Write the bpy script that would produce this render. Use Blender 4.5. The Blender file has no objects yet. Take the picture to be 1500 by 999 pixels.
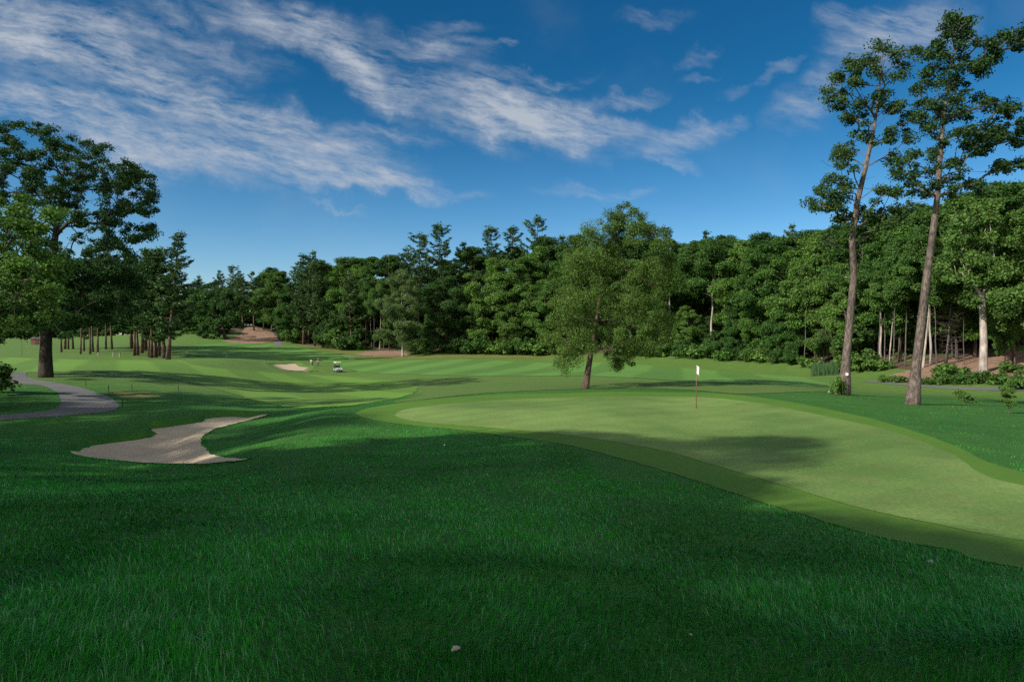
import bpy, math, random
import numpy as np
from mathutils import Vector, Matrix
from mathutils.geometry import delaunay_2d_cdt

R = math.radians
scene = bpy.context.scene
COL = scene.collection
EYE = 6.0                     # camera height; the ground falls away from it
F, CX, HY = 1000.0, 750.0, 495.0

# ------------------------------------------------------------------ helpers
def obj(name, me, parent=None, mats=None, label=None, cat=None, group=None, kind=None):
    o = bpy.data.objects.new(name, me)
    COL.objects.link(o)
    if parent is not None: o.parent = parent
    if mats is not None and me is not None:
        if not isinstance(mats, (list, tuple)): mats = [mats]
        me.materials.clear()
        for m in mats: me.materials.append(m)
    if label: o['label'] = label
    if cat: o['category'] = cat
    if group: o['group'] = group
    if kind: o['kind'] = kind
    return o

def thing(name, loc, label, cat, group=None, rz=0.0, scale=None):
    o = obj(name, None, None, None, label, cat, group)
    o.location = loc; o.rotation_euler = (0, 0, rz)
    if scale is not None: o.scale = scale
    o.empty_display_size = 0.3
    return o

def np_mesh(name, V, faces, smooth=False):
    """faces: list of int arrays, each (n, k)"""
    me = bpy.data.meshes.new(name)
    V = np.asarray(V, dtype=np.float32)
    me.vertices.add(len(V)); me.vertices.foreach_set('co', V.ravel())
    loops, starts, off = [], [], 0
    for f in faces:
        f = np.asarray(f, dtype=np.int32)
        if f.size == 0: continue
        n, k = f.shape
        loops.append(f.ravel()); starts.append(np.arange(n, dtype=np.int32) * k + off); off += n * k
    loops = np.concatenate(loops); starts = np.concatenate(starts)
    me.loops.add(len(loops)); me.loops.foreach_set('vertex_index', loops)
    me.polygons.add(len(starts)); me.polygons.foreach_set('loop_start', starts)
    if smooth: me.polygons.foreach_set('use_smooth', np.ones(len(starts), dtype=bool))
    me.update(calc_edges=True); me.validate()
    return me

class MB:
    def __init__(s): s.v = []; s.f = []
    def add(s, vs, fs):
        b = len(s.v); s.v += [tuple(v) for v in vs]; s.f += [tuple(i + b for i in f) for f in fs]
    def tube(s, pts, rad, n=8, cap=True, bump=0.0, rng=None):
        pts = [Vector(p) for p in pts]
        rings = []; ref = None
        for i, p in enumerate(pts):
            t = (pts[min(i + 1, len(pts) - 1)] - pts[max(i - 1, 0)])
            if t.length < 1e-6: t = Vector((0, 0, 1))
            t.normalize()
            if ref is None: ref = Vector((1, 0, 0)) if abs(t.x) < .8 else Vector((0, 1, 0))
            u = (ref - t * ref.dot(t)).normalized(); w = t.cross(u); ref = u
            ring = []
            for k in range(n):
                a = 2 * math.pi * k / n
                r = rad[i] * (1 + (rng.uniform(-bump, bump) if rng else 0))
                ring.append(p + (u * math.cos(a) + w * math.sin(a)) * r)
            rings.append(ring)
        vs = [v for r in rings for v in r]; fs = []
        for i in range(len(rings) - 1):
            for k in range(n):
                a, b = i * n + k, i * n + (k + 1) % n
                fs.append((a, b, b + n, a + n))
        if cap:
            fs.append(tuple(range(n - 1, -1, -1))); e = (len(rings) - 1) * n
            fs.append(tuple(range(e, e + n)))
        s.add(vs, fs)
    def box(s, c, d, rot=None, bev=0.0):
        c = Vector(c); x, y, z = d[0] / 2, d[1] / 2, d[2] / 2
        M = rot if rot is not None else Matrix.Identity(3)
        if bev <= 0:
            vs = [(i * x, j * y, k * z) for i in (-1, 1) for j in (-1, 1) for k in (-1, 1)]
            fs = [(0, 1, 3, 2), (4, 6, 7, 5), (0, 4, 5, 1), (2, 3, 7, 6), (0, 2, 6, 4), (1, 5, 7, 3)]
            s.add([M @ Vector(v) + c for v in vs], fs)
        else:
            s.prism([(-x + bev, -y), (x - bev, -y), (x, -y + bev), (x, y - bev), (x - bev, y), (-x + bev, y), (-x, y - bev), (-x, -y + bev)], -z, z, c, M)
    def prism(s, poly, z0, z1, c=(0, 0, 0), M=None):
        c = Vector(c); M = M or Matrix.Identity(3); n = len(poly)
        vs = [M @ Vector((p[0], p[1], z)) + c for z in (z0, z1) for p in poly]
        fs = [tuple(range(n - 1, -1, -1)), tuple(range(n, 2 * n))] + [(i, (i + 1) % n, n + (i + 1) % n, n + i) for i in range(n)]
        s.add(vs, fs)
    def mesh(s, name, smooth=False):
        me = bpy.data.meshes.new(name); me.from_pydata(s.v, [], s.f); me.update()
        if smooth: me.polygons.foreach_set('use_smooth', [True] * len(me.polygons))
        return me
    def build(s, name, mat, parent=None, smooth=False, **kw):
        return obj(name, s.mesh(name, smooth), parent, mat, **kw)

def vnoise(x, y, seed=0):
    """smooth 2D value noise, numpy"""
    xi, yi = np.floor(x).astype(np.int64), np.floor(y).astype(np.int64)
    fx, fy = x - xi, y - yi
    fx, fy = fx * fx * (3 - 2 * fx), fy * fy * (3 - 2 * fy)
    def h(a, b):
        n = (a * 374761393 + b * 668265263 + seed * 982451653) & 0x7fffffff
        n = ((n ^ (n >> 13)) * 1274126177) & 0x7fffffff
        return (n ^ (n >> 16)) % 10007 / 10007.0
    return (h(xi, yi) * (1 - fx) + h(xi + 1, yi) * fx) * (1 - fy) + (h(xi, yi + 1) * (1 - fx) + h(xi + 1, yi + 1) * fx) * fy

# ------------------------------------------------------------------ node helpers
class NT:
    def __init__(s, tree): s.t = tree
    def n(s, typ, **kw):
        nd = s.t.nodes.new(typ)
        for k, v in kw.items():
            if k.startswith('i_'):
                key = k[2:]
                key = int(key) if key.isdigit() else key.replace('_', ' ')
                nd.inputs[key].default_value = v
            else: setattr(nd, k, v)
        return nd
    def l(s, a, b): s.t.links.new(a, b)
    def math(s, op, a, b=None, c=None, clamp=False):
        nd = s.t.nodes.new('ShaderNodeMath'); nd.operation = op; nd.use_clamp = clamp
        for i, x in enumerate((a, b, c)):
            if x is None: continue
            if isinstance(x, (int, float)): nd.inputs[i].default_value = x
            else: s.l(x, nd.inputs[i])
        return nd.outputs[0]
    def mix(s, fac, a, b, blend='MIX'):
        nd = s.t.nodes.new('ShaderNodeMix'); nd.data_type = 'RGBA'; nd.blend_type = blend
        for key, x in ((0, fac), (6, a), (7, b)):
            if isinstance(x, (int, float)): nd.inputs[key].default_value = x
            elif isinstance(x, tuple): nd.inputs[key].default_value = x if len(x) == 4 else (*x, 1)
            else: s.l(x, nd.inputs[key])
        return nd.outputs[2]
    def noise(s, vec, scale, detail=3, rough=.55, dist=0.0):
        nd = s.n('ShaderNodeTexNoise', i_Scale=scale, i_Detail=detail, i_Roughness=rough, i_Distortion=dist)
        if vec is not None: s.l(vec, nd.inputs['Vector'])
        return nd.outputs['Fac']
    def ramp(s, val, lo, hi, a=0.0, b=1.0, smooth=True):
        nd = s.n('ShaderNodeMapRange', interpolation_type='SMOOTHSTEP' if smooth else 'LINEAR')
        s.l(val, nd.inputs[0])
        nd.inputs[1].default_value = lo; nd.inputs[2].default_value = hi; nd.inputs[3].default_value = a; nd.inputs[4].default_value = b
        return nd.outputs[0]

def new_mat(name):
    m = bpy.data.materials.new(name); m.use_nodes = True
    t = NT(m.node_tree); m.node_tree.nodes.clear()
    out = t.n('ShaderNodeOutputMaterial')
    p = t.n('ShaderNodeBsdfPrincipled')
    t.l(p.outputs[0], out.inputs[0])
    return m, t, p, out

def simple_mat(name, col, rough=.6, metal=0.0, var=.12, scale=6.0, bump=0.0):
    m, t, p, out = new_mat(name)
    tc = t.n('ShaderNodeTexCoord')
    nz = t.noise(tc.outputs['Object'], scale, 4)
    c = t.mix(nz, tuple(x * (1 - var) for x in col), tuple(min(1, x * (1 + var)) for x in col))
    t.l(c, p.inputs['Base Color'])
    p.inputs['Roughness'].default_value = rough; p.inputs['Metallic'].default_value = metal
    if bump > 0:
        b = t.n('ShaderNodeBump', i_Strength=bump, i_Distance=.02); t.l(nz, b.inputs['Height']); t.l(b.outputs[0], p.inputs['Normal'])
    return m

def ground_mat(name, ca, cb, cc, big=.08, mid=.9, fine=14.0, bump=.4, dist=.03, rough=.85, stripes=None, spec=.25, fine_amt=.5, far=False):
    """three-scale mottled turf / soil; stripes = (direction deg, width m, strength)"""
    m, t, p, out = new_mat(name)
    g = t.n('ShaderNodeNewGeometry'); pos = g.outputs['Position']
    n1 = t.noise(pos, big, 4); n2 = t.noise(pos, mid, 4, .6); n3 = t.noise(pos, fine, 3, .7)
    c = t.mix(t.ramp(n1, .35, .65), ca, cb)
    c = t.mix(t.ramp(n2, .4, .75, 0, .6), c, cc)
    k = t.ramp(n3, .25, .75, 1 - fine_amt, 1 + fine_amt * .8, False)
    c = t.mix(1.0, c, t_gray(t, k), 'MULTIPLY')
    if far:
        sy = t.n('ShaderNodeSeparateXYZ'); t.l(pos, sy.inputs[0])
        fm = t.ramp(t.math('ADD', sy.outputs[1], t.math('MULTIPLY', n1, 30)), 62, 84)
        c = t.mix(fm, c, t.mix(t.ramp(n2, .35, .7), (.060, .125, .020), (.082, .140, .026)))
    if stripes:
        ang, w, st = stripes
        mp = t.n('ShaderNodeMapping'); mp.inputs['Rotation'].default_value = (0, 0, R(ang)); t.l(pos, mp.inputs[0])
        sx = t.n('ShaderNodeSeparateXYZ'); t.l(mp.outputs[0], sx.inputs[0])
        wob = t.math('MULTIPLY', t.math('SUBTRACT', t.noise(pos, .15, 2), .5), 1.2)
        s = t.math('SINE', t.math('MULTIPLY', t.math('ADD', sx.outputs[0], wob), math.pi / w))
        f = t.ramp(s, -.35, .35, 1 - st, 1 + st)
        c = t.mix(1.0, c, t_gray(t, f), 'MULTIPLY')
    t.l(c, p.inputs['Base Color'])
    p.inputs['Roughness'].default_value = rough
    p.inputs['Specular IOR Level'].default_value = spec
    b = t.n('ShaderNodeBump', i_Strength=bump, i_Distance=dist)
    h = t.math('ADD', n3, t.math('MULTIPLY', n2, .8)); t.l(h, b.inputs['Height']); t.l(b.outputs[0], p.inputs['Normal'])
    return m

def t_gray(t, v):
    nd = t.n('ShaderNodeCombineColor')
    for i in range(3): t.l(v, nd.inputs[i])
    return nd.outputs[0]

# ------------------------------------------------------------------ terrain
CTRL = [  # (px, py, distance)
 (750,999,3.3),(0,999,3.2),(1500,999,3.4),(750,850,6.2),(0,850,5.8),(1500,880,6.0),
 (750,740,11),(300,740,10.5),(0,740,10),(1200,800,9),(1500,830,9),(1000,720,14),(750,660,19),(1000,685,17.5),
 (750,645,22.5),(600,625,28),(540,605,33),
 (1020,598,34),(900,577,42),(1200,620,27.5),(1400,740,13),(1500,690,17.5),(1100,577,42),(1350,640,23.5),(1200,590,36),(700,590,37),(590,591,38),
 (856,570,55),(560,583,56),(480,603,33),(480,583,60),(430,620,30),(330,655,25.5),(400,650,22.5),(450,680,17),(300,690,18),(200,690,19),(100,680,20.5),(0,680,19),(0,640,28),
 (230,660,26),(170,665,25),(280,640,29.5),(330,620,34.5),(385,610,38),(200,628,32),(200,610,36),(300,600,40),
 (0,615,35),(90,605,38),(170,598,41),(150,575,50),(60,552,66),(40,585,43),(200,580,48),(250,557,68),(200,535,95),(400,570,72),(350,548,95),(500,570,75),
 (430,555,100),(495,545,127),(462,536,140),(425,537,135),(330,527,125),(330,520,165),(350,505,205),(400,500,225),(370,493,240),(370,478,262),(420,499,228),
 (197,522,150),(240,526,145),(100,516,160),(100,500,230),(20,496,280),(-200,500,260),(-200,520,150),(-200,560,60),(-200,600,38),(-200,680,19),(-200,999,3.2),
 (600,535,140),(700,530,150),(590,520,178),(700,520,172),(480,512,195),(560,516,186),(800,522,165),(950,525,140),(1050,532,122),(1150,540,105),(1250,549,90),(1350,556,80),(1480,566,72),
 (1000,550,85),(1150,555,78),(900,545,95),(750,550,95),(750,562,70),(1000,563,60),(1400,585,52),(1500,600,42),(1235,578,45),(1335,592,40),(1500,640,26),(1500,662,21.5),
 (1450,535,84),(1450,518,92),(1700,570,70),(1700,600,42),(1700,700,17),(1700,999,3.4),(1370,540,86),
]
def _pp(px, py, D): return (math.atan2((px - CX) / F, 1), D / math.cos(math.atan2((px - CX) / F, 1)), EYE + (HY - py) / F * D)
_pts = [_pp(*c) for c in CTRL]
for px in (-300, 200, 750, 1300, 1800):
    th = math.atan2((px - CX) / F, 1)
    _pts += [(th, 2.3, EYE - 1.63), (th, 1.2, EYE - 1.6)]
def edge_D(px):
    return float(np.interp(px, [-300, 40, 230, 290, 400, 480, 590, 700, 800, 950, 1050, 1150, 1250, 1350, 1500, 1800],
                           [330, 320, 300, 245, 232, 200, 184, 177, 170, 146, 128, 111, 95, 86, 78, 74]))
for px, k in ((-300, 0), (0, 0), (200, 0), (420, .4), (480, .6), (600, .8), (750, 1), (900, 1), (1050, 1), (1200, 1), (1350, .9), (1500, .9), (1800, .9)):
    th = math.atan2((px - CX) / F, 1); D = edge_D(px)
    for m, dz in ((1.35, 5.0), (1.8, 8.0)):
        base = 3.5 if px > 450 else 6.5
        _pts.append((th, D * m / math.cos(th), base + k * dz))
    _pts += [(th, 700, 9.0), (th, 2500, 9.0)]
_pts = np.array(_pts)
def _warp(th, r): return np.stack([3.0 * np.clip(th, -.86, .86), np.log(np.clip(r, 1.0, 4000))], -1)
_cu = _warp(_pts[:, 0], _pts[:, 1]); _n = len(_cu)
def _ker(d2): return np.where(d2 > 1e-12, .5 * d2 * np.log(np.maximum(d2, 1e-12)), 0.0)
_A = np.zeros((_n + 3, _n + 3))
_A[:_n, :_n] = _ker(((_cu[:, None] - _cu[None]) ** 2).sum(-1)) + 2e-4 * np.eye(_n)
_A[:_n, _n] = 1; _A[:_n, _n + 1:] = _cu; _A[_n, :_n] = 1; _A[_n + 1:, :_n] = _cu.T
_w = np.linalg.solve(_A, np.concatenate([_pts[:, 2], [0, 0, 0]]))

def base_z(x, y):
    x = np.atleast_1d(np.asarray(x, float)); y = np.atleast_1d(np.asarray(y, float))
    out = np.empty(len(x))
    for a in range(0, len(x), 20000):
        xx, yy = x[a:a + 20000], y[a:a + 20000]
        th = np.arctan2(xx, yy); r = np.hypot(xx, yy)
        u = _warp(th, r)
        z = _ker(((u[:, None] - _cu[None]) ** 2).sum(-1)) @ _w[:_n] + _w[_n] + u @ _w[_n + 1:]
        back = np.clip((np.abs(th) - 1.1) / .9, 0, 1); back = back * back * (3 - 2 * back)
        zb = EYE - 1.6 + np.clip(r - 5, 0, 900) * .004
        out[a:a + 20000] = z * (1 - back) + zb * back
    return out

DEPS = []   # (polygon xy, depth, edge width): scooped hollows (bunkers)
def pip(P, x, y):
    inside = np.zeros(len(x), bool); n = len(P)
    for i in range(n):
        (x1, y1), (x2, y2) = P[i], P[(i + 1) % n]
        if y1 == y2: continue
        c = ((y1 > y) != (y2 > y)) & (x < (x2 - x1) * (y - y1) / (y2 - y1) + x1)
        inside ^= c
    return inside
def sdist(P, x, y, open_line=False):
    d = np.full(len(x), 1e9); n = len(P)
    for i in range(n - 1 if open_line else n):
        (x1, y1), (x2, y2) = P[i], P[(i + 1) % n]
        vx, vy = x2 - x1, y2 - y1
        t = np.clip(((x - x1) * vx + (y - y1) * vy) / max(vx * vx + vy * vy, 1e-9), 0, 1)
        d = np.minimum(d, np.hypot(x - x1 - t * vx, y - y1 - t * vy))
    return d if open_line else np.where(pip(P, x, y), d, -d)
def terr(x, y):
    x = np.atleast_1d(np.asarray(x, float)); y = np.atleast_1d(np.asarray(y, float))
    z = base_z(x, y)
    for P, dep, w, near in DEPS:
        lo, hi = P.min(0) - 2, P.max(0) + 2
        m = (x > lo[0]) & (x < hi[0]) & (y > lo[1]) & (y < hi[1])
        if m.any():
            s = sdist(P, x[m], y[m]); k = np.clip((s + w) / w, 0, 1); k = k * k * (3 - 2 * k)
            dn = np.abs(sdist(near, x[m], y[m], True)); q = np.clip(dn / 1.6, 0, 1); q = q * q * (3 - 2 * q)
            lip = .09 * np.exp(-((s + w + .35) / .35) ** 2) * q
            z[m] = z[m] - dep * k * q + lip
    return z
_ds = np.exp(np.linspace(math.log(1.6), math.log(600), 1600))
def gp(px, py, low=0.0):
    """ground point seen at a pixel of the photograph (LOW metres under the turf)"""
    rx, rz = (px - CX) / F, (HY - py) / F + 0
    z = terr(rx * _ds, _ds) - low; ray = EYE + rz * _ds
    k = np.argmax(z > ray)
    if not (z > ray).any(): k = len(_ds) - 1
    d0, d1 = _ds[max(k - 1, 0)], _ds[k]
    g0 = (EYE + rz * d0) - terr([rx * d0], [d0])[0] + low; g1 = (EYE + rz * d1) - terr([rx * d1], [d1])[0] + low
    t = g0 / (g0 - g1) if g0 != g1 else 1
    d = d0 + (d1 - d0) * min(max(t, 0), 1)
    return np.array([rx * d, d])
def at(px, D):
    x = (px - CX) / F * D
    return Vector((x, D, float(terr([x], [D])[0])))
def gv(px, py):
    x, y = gp(px, py); return Vector((x, y, float(terr([x], [y])[0])))

def smooth_poly(P, n=8):
    P = np.asarray(P, float); out = []; m = len(P)
    for i in range(m):
        p0, p1, p2, p3 = P[i - 1], P[i], P[(i + 1) % m], P[(i + 2) % m]
        for k in range(n):
            t = k / n
            out.append(.5 * ((2 * p1) + (-p0 + p2) * t + (2 * p0 - 5 * p1 + 4 * p2 - p3) * t * t + (-p0 + 3 * p1 - 3 * p2 + p3) * t ** 3))
    return np.array(out)
def px_poly(pts, n=6, rag=.06, wl=.5):
    """pts: pixels, or ('w', x, y) world points; the outline is made slightly ragged"""
    P = [np.array(p[1:], float) if p[0] == 'w' else gp(*p) for p in pts]      # a third number: depth of a hollow
    P = smooth_poly(P, n)
    nx = np.stack([vnoise(P[:, 0] / wl + 31, P[:, 1] / wl, 21), vnoise(P[:, 0] / wl, P[:, 1] / wl + 57, 22)], 1) - .5
    nf = np.random.default_rng(len(P)).normal(size=P.shape) * .25
    return P + (nx * 2 + nf) * rag
def sheet(name, P, res, off, mat, kind='structure', **kw):
    lo, hi = P.min(0), P.max(0)
    gx, gy = np.meshgrid(np.arange(lo[0], hi[0], res), np.arange(lo[1], hi[1], res))
    gx, gy = gx.ravel(), gy.ravel()
    s = sdist(P, gx, gy); k = s > res * .45
    pts = [Vector((float(a), float(b))) for a, b in P] + [Vector((float(a), float(b))) for a, b in zip(gx[k], gy[k])]
    n = len(P)
    v, e, f, *_ = delaunay_2d_cdt(pts, [], [list(range(n))], 1, 1e-5)
    v = np.array([(a.x, a.y) for a in v])
    z = terr(v[:, 0], v[:, 1]) + off
    me = np_mesh(name, np.column_stack([v, z]), [np.array([t for t in f if len(t) == 3])], True)
    for p in list(me.polygons)[:1]:
        if p.normal.z < 0: me.flip_normals()
    return obj(name, me, None, mat, kind=kind, **kw)
def ribbon_poly(center, w):
    c = np.asarray(center, float); t = np.gradient(c, axis=0); t /= np.linalg.norm(t, axis=1)[:, None]
    nrm = np.column_stack([-t[:, 1], t[:, 0]]); w = np.broadcast_to(np.asarray(w, float), (len(c),))[:, None]
    return np.concatenate([c + nrm * w / 2, (c - nrm * w / 2)[::-1]])

# hollows first, so everything later is draped on the final ground
BUNKER_PX = [(104,662),(118,655.5,.12),(135,652,.22),(165,649,.26),(200,645,.28),(222,641,.28),(229,636,.28),(221,630,.28),(250,626,.28),(295,619,.28),(304,614,.28),(345,610,.22),(392,607),(372,614),(340,622),(312,630),(296,642),(296,652),(306,664),(330,671),(362,674),(300,680),(240,680),(170,675),(125,670)]
BUNKER = px_poly(BUNKER_PX, 8, .07, .35)
FAR_BUNKER = px_poly([(400,533),(420,532),(432,531),(438,535),(452,537),(446,540),(466,543),(440,543.5),(412,541)], 5)
DEPS += [(BUNKER, .28, .35, np.vstack([BUNKER[96:], BUNKER[:1]])), (FAR_BUNKER, .3, 1.0, FAR_BUNKER[30:])]

TH = np.concatenate([np.arange(-180, -60, 3.0), np.arange(-60, -42, .6), np.arange(-42, 42, .17), np.arange(42, 60, .6), np.arange(60, 180, 3.0)])
TH = np.radians(TH)
_r = [.5]
while _r[-1] < 2600:
    q = _r[-1]; _r.append(q * (1.035 if q < 4 else 1.012 if q < 16 else 1.0065 if q < 46 else 1.012 if q < 320 else 1.08))
RR = np.array(_r)
rr, tt = np.meshgrid(RR, TH, indexing='ij')
GX, GY = (rr * np.sin(tt)).ravel(), (rr * np.cos(tt)).ravel()
GZ = terr(GX, GY)
nt, nr = len(TH), len(RR)
ii, jj = np.meshgrid(np.arange(nr - 1), np.arange(nt), indexing='ij'); j2 = (jj + 1) % nt
quads = np.stack([ii * nt + jj, ii * nt + j2, (ii + 1) * nt + j2, (ii + 1) * nt + jj], -1).reshape(-1, 4)[:, ::-1]
V = np.column_stack([GX, GY, GZ]); c0 = len(V)
V = np.vstack([V, [[0, 0, EYE - 1.6]]])
tri = np.stack([np.full(nt, c0), (np.arange(nt) + 1) % nt, np.arange(nt)], -1)
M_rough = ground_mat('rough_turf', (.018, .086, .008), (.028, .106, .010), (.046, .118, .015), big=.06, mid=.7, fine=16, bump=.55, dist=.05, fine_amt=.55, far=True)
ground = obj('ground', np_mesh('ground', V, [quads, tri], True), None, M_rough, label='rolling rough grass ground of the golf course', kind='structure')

# ------------------------------------------------------------------ mown areas, sand, paths
M_green = ground_mat('putting_green_turf', (0.1348, 0.2132, 0.0522), (0.0713, 0.1392, 0.0261), (0.1175, 0.1522, 0.0435), big=.14, mid=.8, fine=13, bump=.3, dist=.014, fine_amt=.36, stripes=(52, .9, .035))
M_collar = ground_mat('collar_turf', (.062, .145, .011), (.054, .128, .010), (.075, .142, .015), big=.3, mid=1.4, fine=26, bump=.3, dist=.015, fine_amt=.28)
M_fair = ground_mat('fairway_turf', (0.0653, 0.161, 0.0261), (0.0783, 0.1696, 0.0348), (0.0696, 0.1522, 0.0278), big=.05, mid=.4, fine=9, bump=.2, dist=.02, fine_amt=.18, stripes=(14, 5.2, .13))
M_fair2 = ground_mat('fairway_turf_left', (0.0827, 0.174, 0.0191), (0.094, 0.1827, 0.0261), (0.0783, 0.161, 0.0209), big=.05, mid=.4, fine=9, bump=.2, dist=.02, fine_amt=.18, stripes=(-30, 4.6, .13))
M_semi = ground_mat('first_cut_turf', (0.0592, 0.1218, 0.0191), (0.0713, 0.1261, 0.0226), (0.0853, 0.1201, 0.0261), big=.08, mid=.5, fine=10, bump=.4, dist=.03, fine_amt=.35)
M_sand = ground_mat('bunker_sand', (.40, .325, .235), (.34, .275, .20), (.45, .37, .27), big=.3, mid=1.2, fine=30, bump=.45, dist=.03, rough=.95, fine_amt=.2)
M_sand2 = ground_mat('far_bunker_sand', (0.4, 0.304, 0.224), (0.352, 0.272, 0.2), (0.44, 0.344, 0.256), big=.3, mid=1.0, fine=6, bump=.5, dist=.05, rough=.95, fine_amt=.25)
M_path = ground_mat('path_asphalt', (.108, .110, .112), (.092, .094, .097), (.135, .136, .136), big=.3, mid=2.5, fine=40, bump=.25, dist=.01, rough=.9, fine_amt=.25)
M_litter = ground_mat('leaf_litter', (.23, .145, .10), (.28, .185, .13), (.13, .08, .055), big=.4, mid=2.2, fine=8, bump=.9, dist=.12, rough=.95, fine_amt=.6)
M_dry = ground_mat('dry_turf', (.105, .125, .030), (.075, .115, .022), (.165, .135, .05), big=.3, mid=1.2, fine=9, bump=.4, dist=.03, fine_amt=.4)

COLLAR = px_poly([(521,606),(540,598),(580,591),(650,583),(760,577),(900,574),(1020,575),(1110,582),(1200,597),(1290,617),(1390,650),(1500,692),('w',16.5,15.5),('w',17.5,10.5),('w',12.0,6.6),(1500,833),(1400,808),(1280,785),(1130,740),(1000,698),(880,664),(780,644),(690,632),(610,624),(545,615)], 22, .035, .35)
GREEN = px_poly([(580,606),(605,598),(680,590),(780,584),(900,581),(1020,582),(1105,590),(1190,606),(1290,628),(1390,664),(1480,708),('w',15.0,14.0),('w',15.2,11.0),('w',11.8,8.0),(1500,793),(1400,775),(1250,742),(1100,698),(980,663),(860,642),(740,629),(650,622),(590,614)], 18, .02, .5)
FAIRA = px_poly([(-150,526),(0,524),(120,527),(250,528),(290,536),(400,546),(460,549),(540,553),(600,563),(612,572),(575,585),(520,594),(470,597),(400,593),(330,574),(250,555),(120,545),(-150,546)], 14, .30, 1.5)
FAIRB = px_poly([(470,525),(540,529),(700,527),(860,531),(1000,539),(1150,551),(1245,563),(1200,567),(1100,562),(950,555),(800,551),(650,550),(560,547),(505,540)], 14, .30, 1.5)
FAIRC = px_poly([(285,505),(330,500),(420,506),(480,517),(520,523),(440,527),(380,526),(330,523),(275,520)], 14, .30, 1.5)
PATH = px_poly([(-120,622),(0,616),(60,612),(120,607),(160,603),(175,596),(168,587),(150,578),(125,570),(95,563),(62,558),(40,552),(37,545),(13,545),(10,556),(25,562),(60,565),(82,574),(89,586),(84,597),(60,603),(0,608),(-120,612)], 6)
BANKS = [px_poly([(328,500),(345,494),(365,480),(395,486),(408,497),(385,503),(350,503)], 12, 1.2, 3),
         px_poly([(520,519),(545,515),(575,514),(592,515.5),(597,520),(565,522)], 12, 1.0, 3),
         px_poly([(1300,553),(1340,540),(1375,530),(1420,520),(1470,516),(1540,522),(1560,560),(1480,562),(1400,561),(1340,560)], 12, .5, 1.5)]
sheet('fairway', FAIRA, 1.5, .03, M_fair2, label='light striped mown grass of the near left fairway')
sheet('fairway', FAIRB, 2.0, .035, M_fair, label='striped mown grass of the fairway beyond the green')
sheet('fairway', FAIRC, 2.5, .035, M_fair, label='mown grass valley of the far fairway')
sheet('first_cut', px_poly([(600,560),(700,552),(900,556),(1100,565),(1215,573),(1100,577),(1000,571),(860,570),(700,577),(600,588),(580,588),(625,574)], 6), 1.2, .025, M_semi, label='olive first cut of grass behind the green')
sheet('collar', COLLAR, .5, .012, M_collar, label='darker mown collar around the putting green')
sheet('putting_green', GREEN, .5, .02, M_green, label='pale smooth putting green')
sheet('bunker', BUNKER, .22, .03, M_sand, label='irregular sand bunker left of the green')
sheet('bunker', FAR_BUNKER, .8, .05, M_sand2, label='small far sand bunker beside the two golfers')
sheet('path', PATH, .5, .025, M_path, label='curving grey asphalt cart path on the left')
rp = np.array([gp(*p) for p in ((1270,558.5),(1310,562),(1350,565.5),(1400,568.5),(1445,570),(1490,570),(1560,568))])
sheet('path', ribbon_poly(rp, [1.4, 1.6, 1.8, 2.2, 2.4, 2.6, 2.6]), .6, .03, M_path, label='grey cart path below the leaf covered bank on the right')
sheet('path', px_poly([(402,500),(411,500),(413,507),(403,507)], 4), 1.0, .04, M_path, label='short pale end of a path by the far bank')
for P, nm in zip(BANKS, ('leaf covered brown bank under the far pines', 'brown leaf litter at the foot of the trees behind the pale tree', 'brown leaf covered bank under the pale forked trunk')):
    sheet('leaf_litter', P, 1.0, .05, M_litter, label=nm)
sheet('dry_grass_patch', px_poly([(165,573),(195,572),(235,576),(240,581),(215,584),(180,583)], 14, .45, .8), .5, .02, M_dry, label='straw coloured dry patch of grass by the path')
sheet('dry_grass_patch', px_poly([(425,505),(470,507),(520,516),(590,522),(690,520),(800,521),(800,524),(690,525),(590,526.5),(520,522),(470,513)], 12, .8, 3), 2, .028, M_dry, label='dry yellowish strip of grass along the forest foot')

_fx = np.linspace(286, 1780, 70)
_near = np.array([[(q - CX) / F * edge_D(q) * 1.0, edge_D(q) * 1.0] for q in _fx]); _far = np.array([[(q - CX) / F * edge_D(q) * 1.55, edge_D(q) * 1.55] for q in _fx[::-1]])
M_floor = ground_mat('forest_floor', (.075, .055, .034), (.055, .050, .024), (.11, .075, .05), big=.1, mid=.8, fine=5, bump=.8, dist=.12, rough=.95, fine_amt=.5)
sheet('forest_floor', np.concatenate([_near, _far]), 3.0, .02, M_floor, label='brown shaded ground under the forest')
# ------------------------------------------------------------------ camera, light, sky
cam = bpy.data.cameras.new('camera'); co = bpy.data.objects.new('camera', cam); COL.objects.link(co)
co.location = (0, 0, EYE); co.rotation_euler = (R(90), 0, 0)
cam.sensor_width = 36; cam.lens = 24; cam.shift_y = -4.5 / 1500; cam.clip_start = .1; cam.clip_end = 6000
scene.camera = co
SUN_EL, SUN_AZ = 30.0, 32.0          # light comes from the left, AZ degrees from behind
L = Vector((math.cos(R(SUN_EL)) * math.cos(R(SUN_AZ)), math.cos(R(SUN_EL)) * math.sin(R(SUN_AZ)), -math.sin(R(SUN_EL))))
sl = bpy.data.lights.new('sun', 'SUN'); so = bpy.data.objects.new('sun', sl); COL.objects.link(so)
sl.energy = 3.4; sl.angle = R(.8); sl.color = (1, .93, .80)
so.rotation_euler = L.to_track_quat('-Z', 'Y').to_euler(); so.location = (-40, -15, 40)
w = bpy.data.worlds.new('World'); scene.world = w; w.use_nodes = True
w.cycles.sampling_method = 'MANUAL'; w.cycles.sample_map_resolution = 256
w.node_tree.nodes.clear(); t = NT(w.node_tree)
out = t.n('ShaderNodeOutputWorld'); bg = t.n('ShaderNodeBackground', i_Strength=.068); t.l(bg.outputs[0], out.inputs[0])
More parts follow.
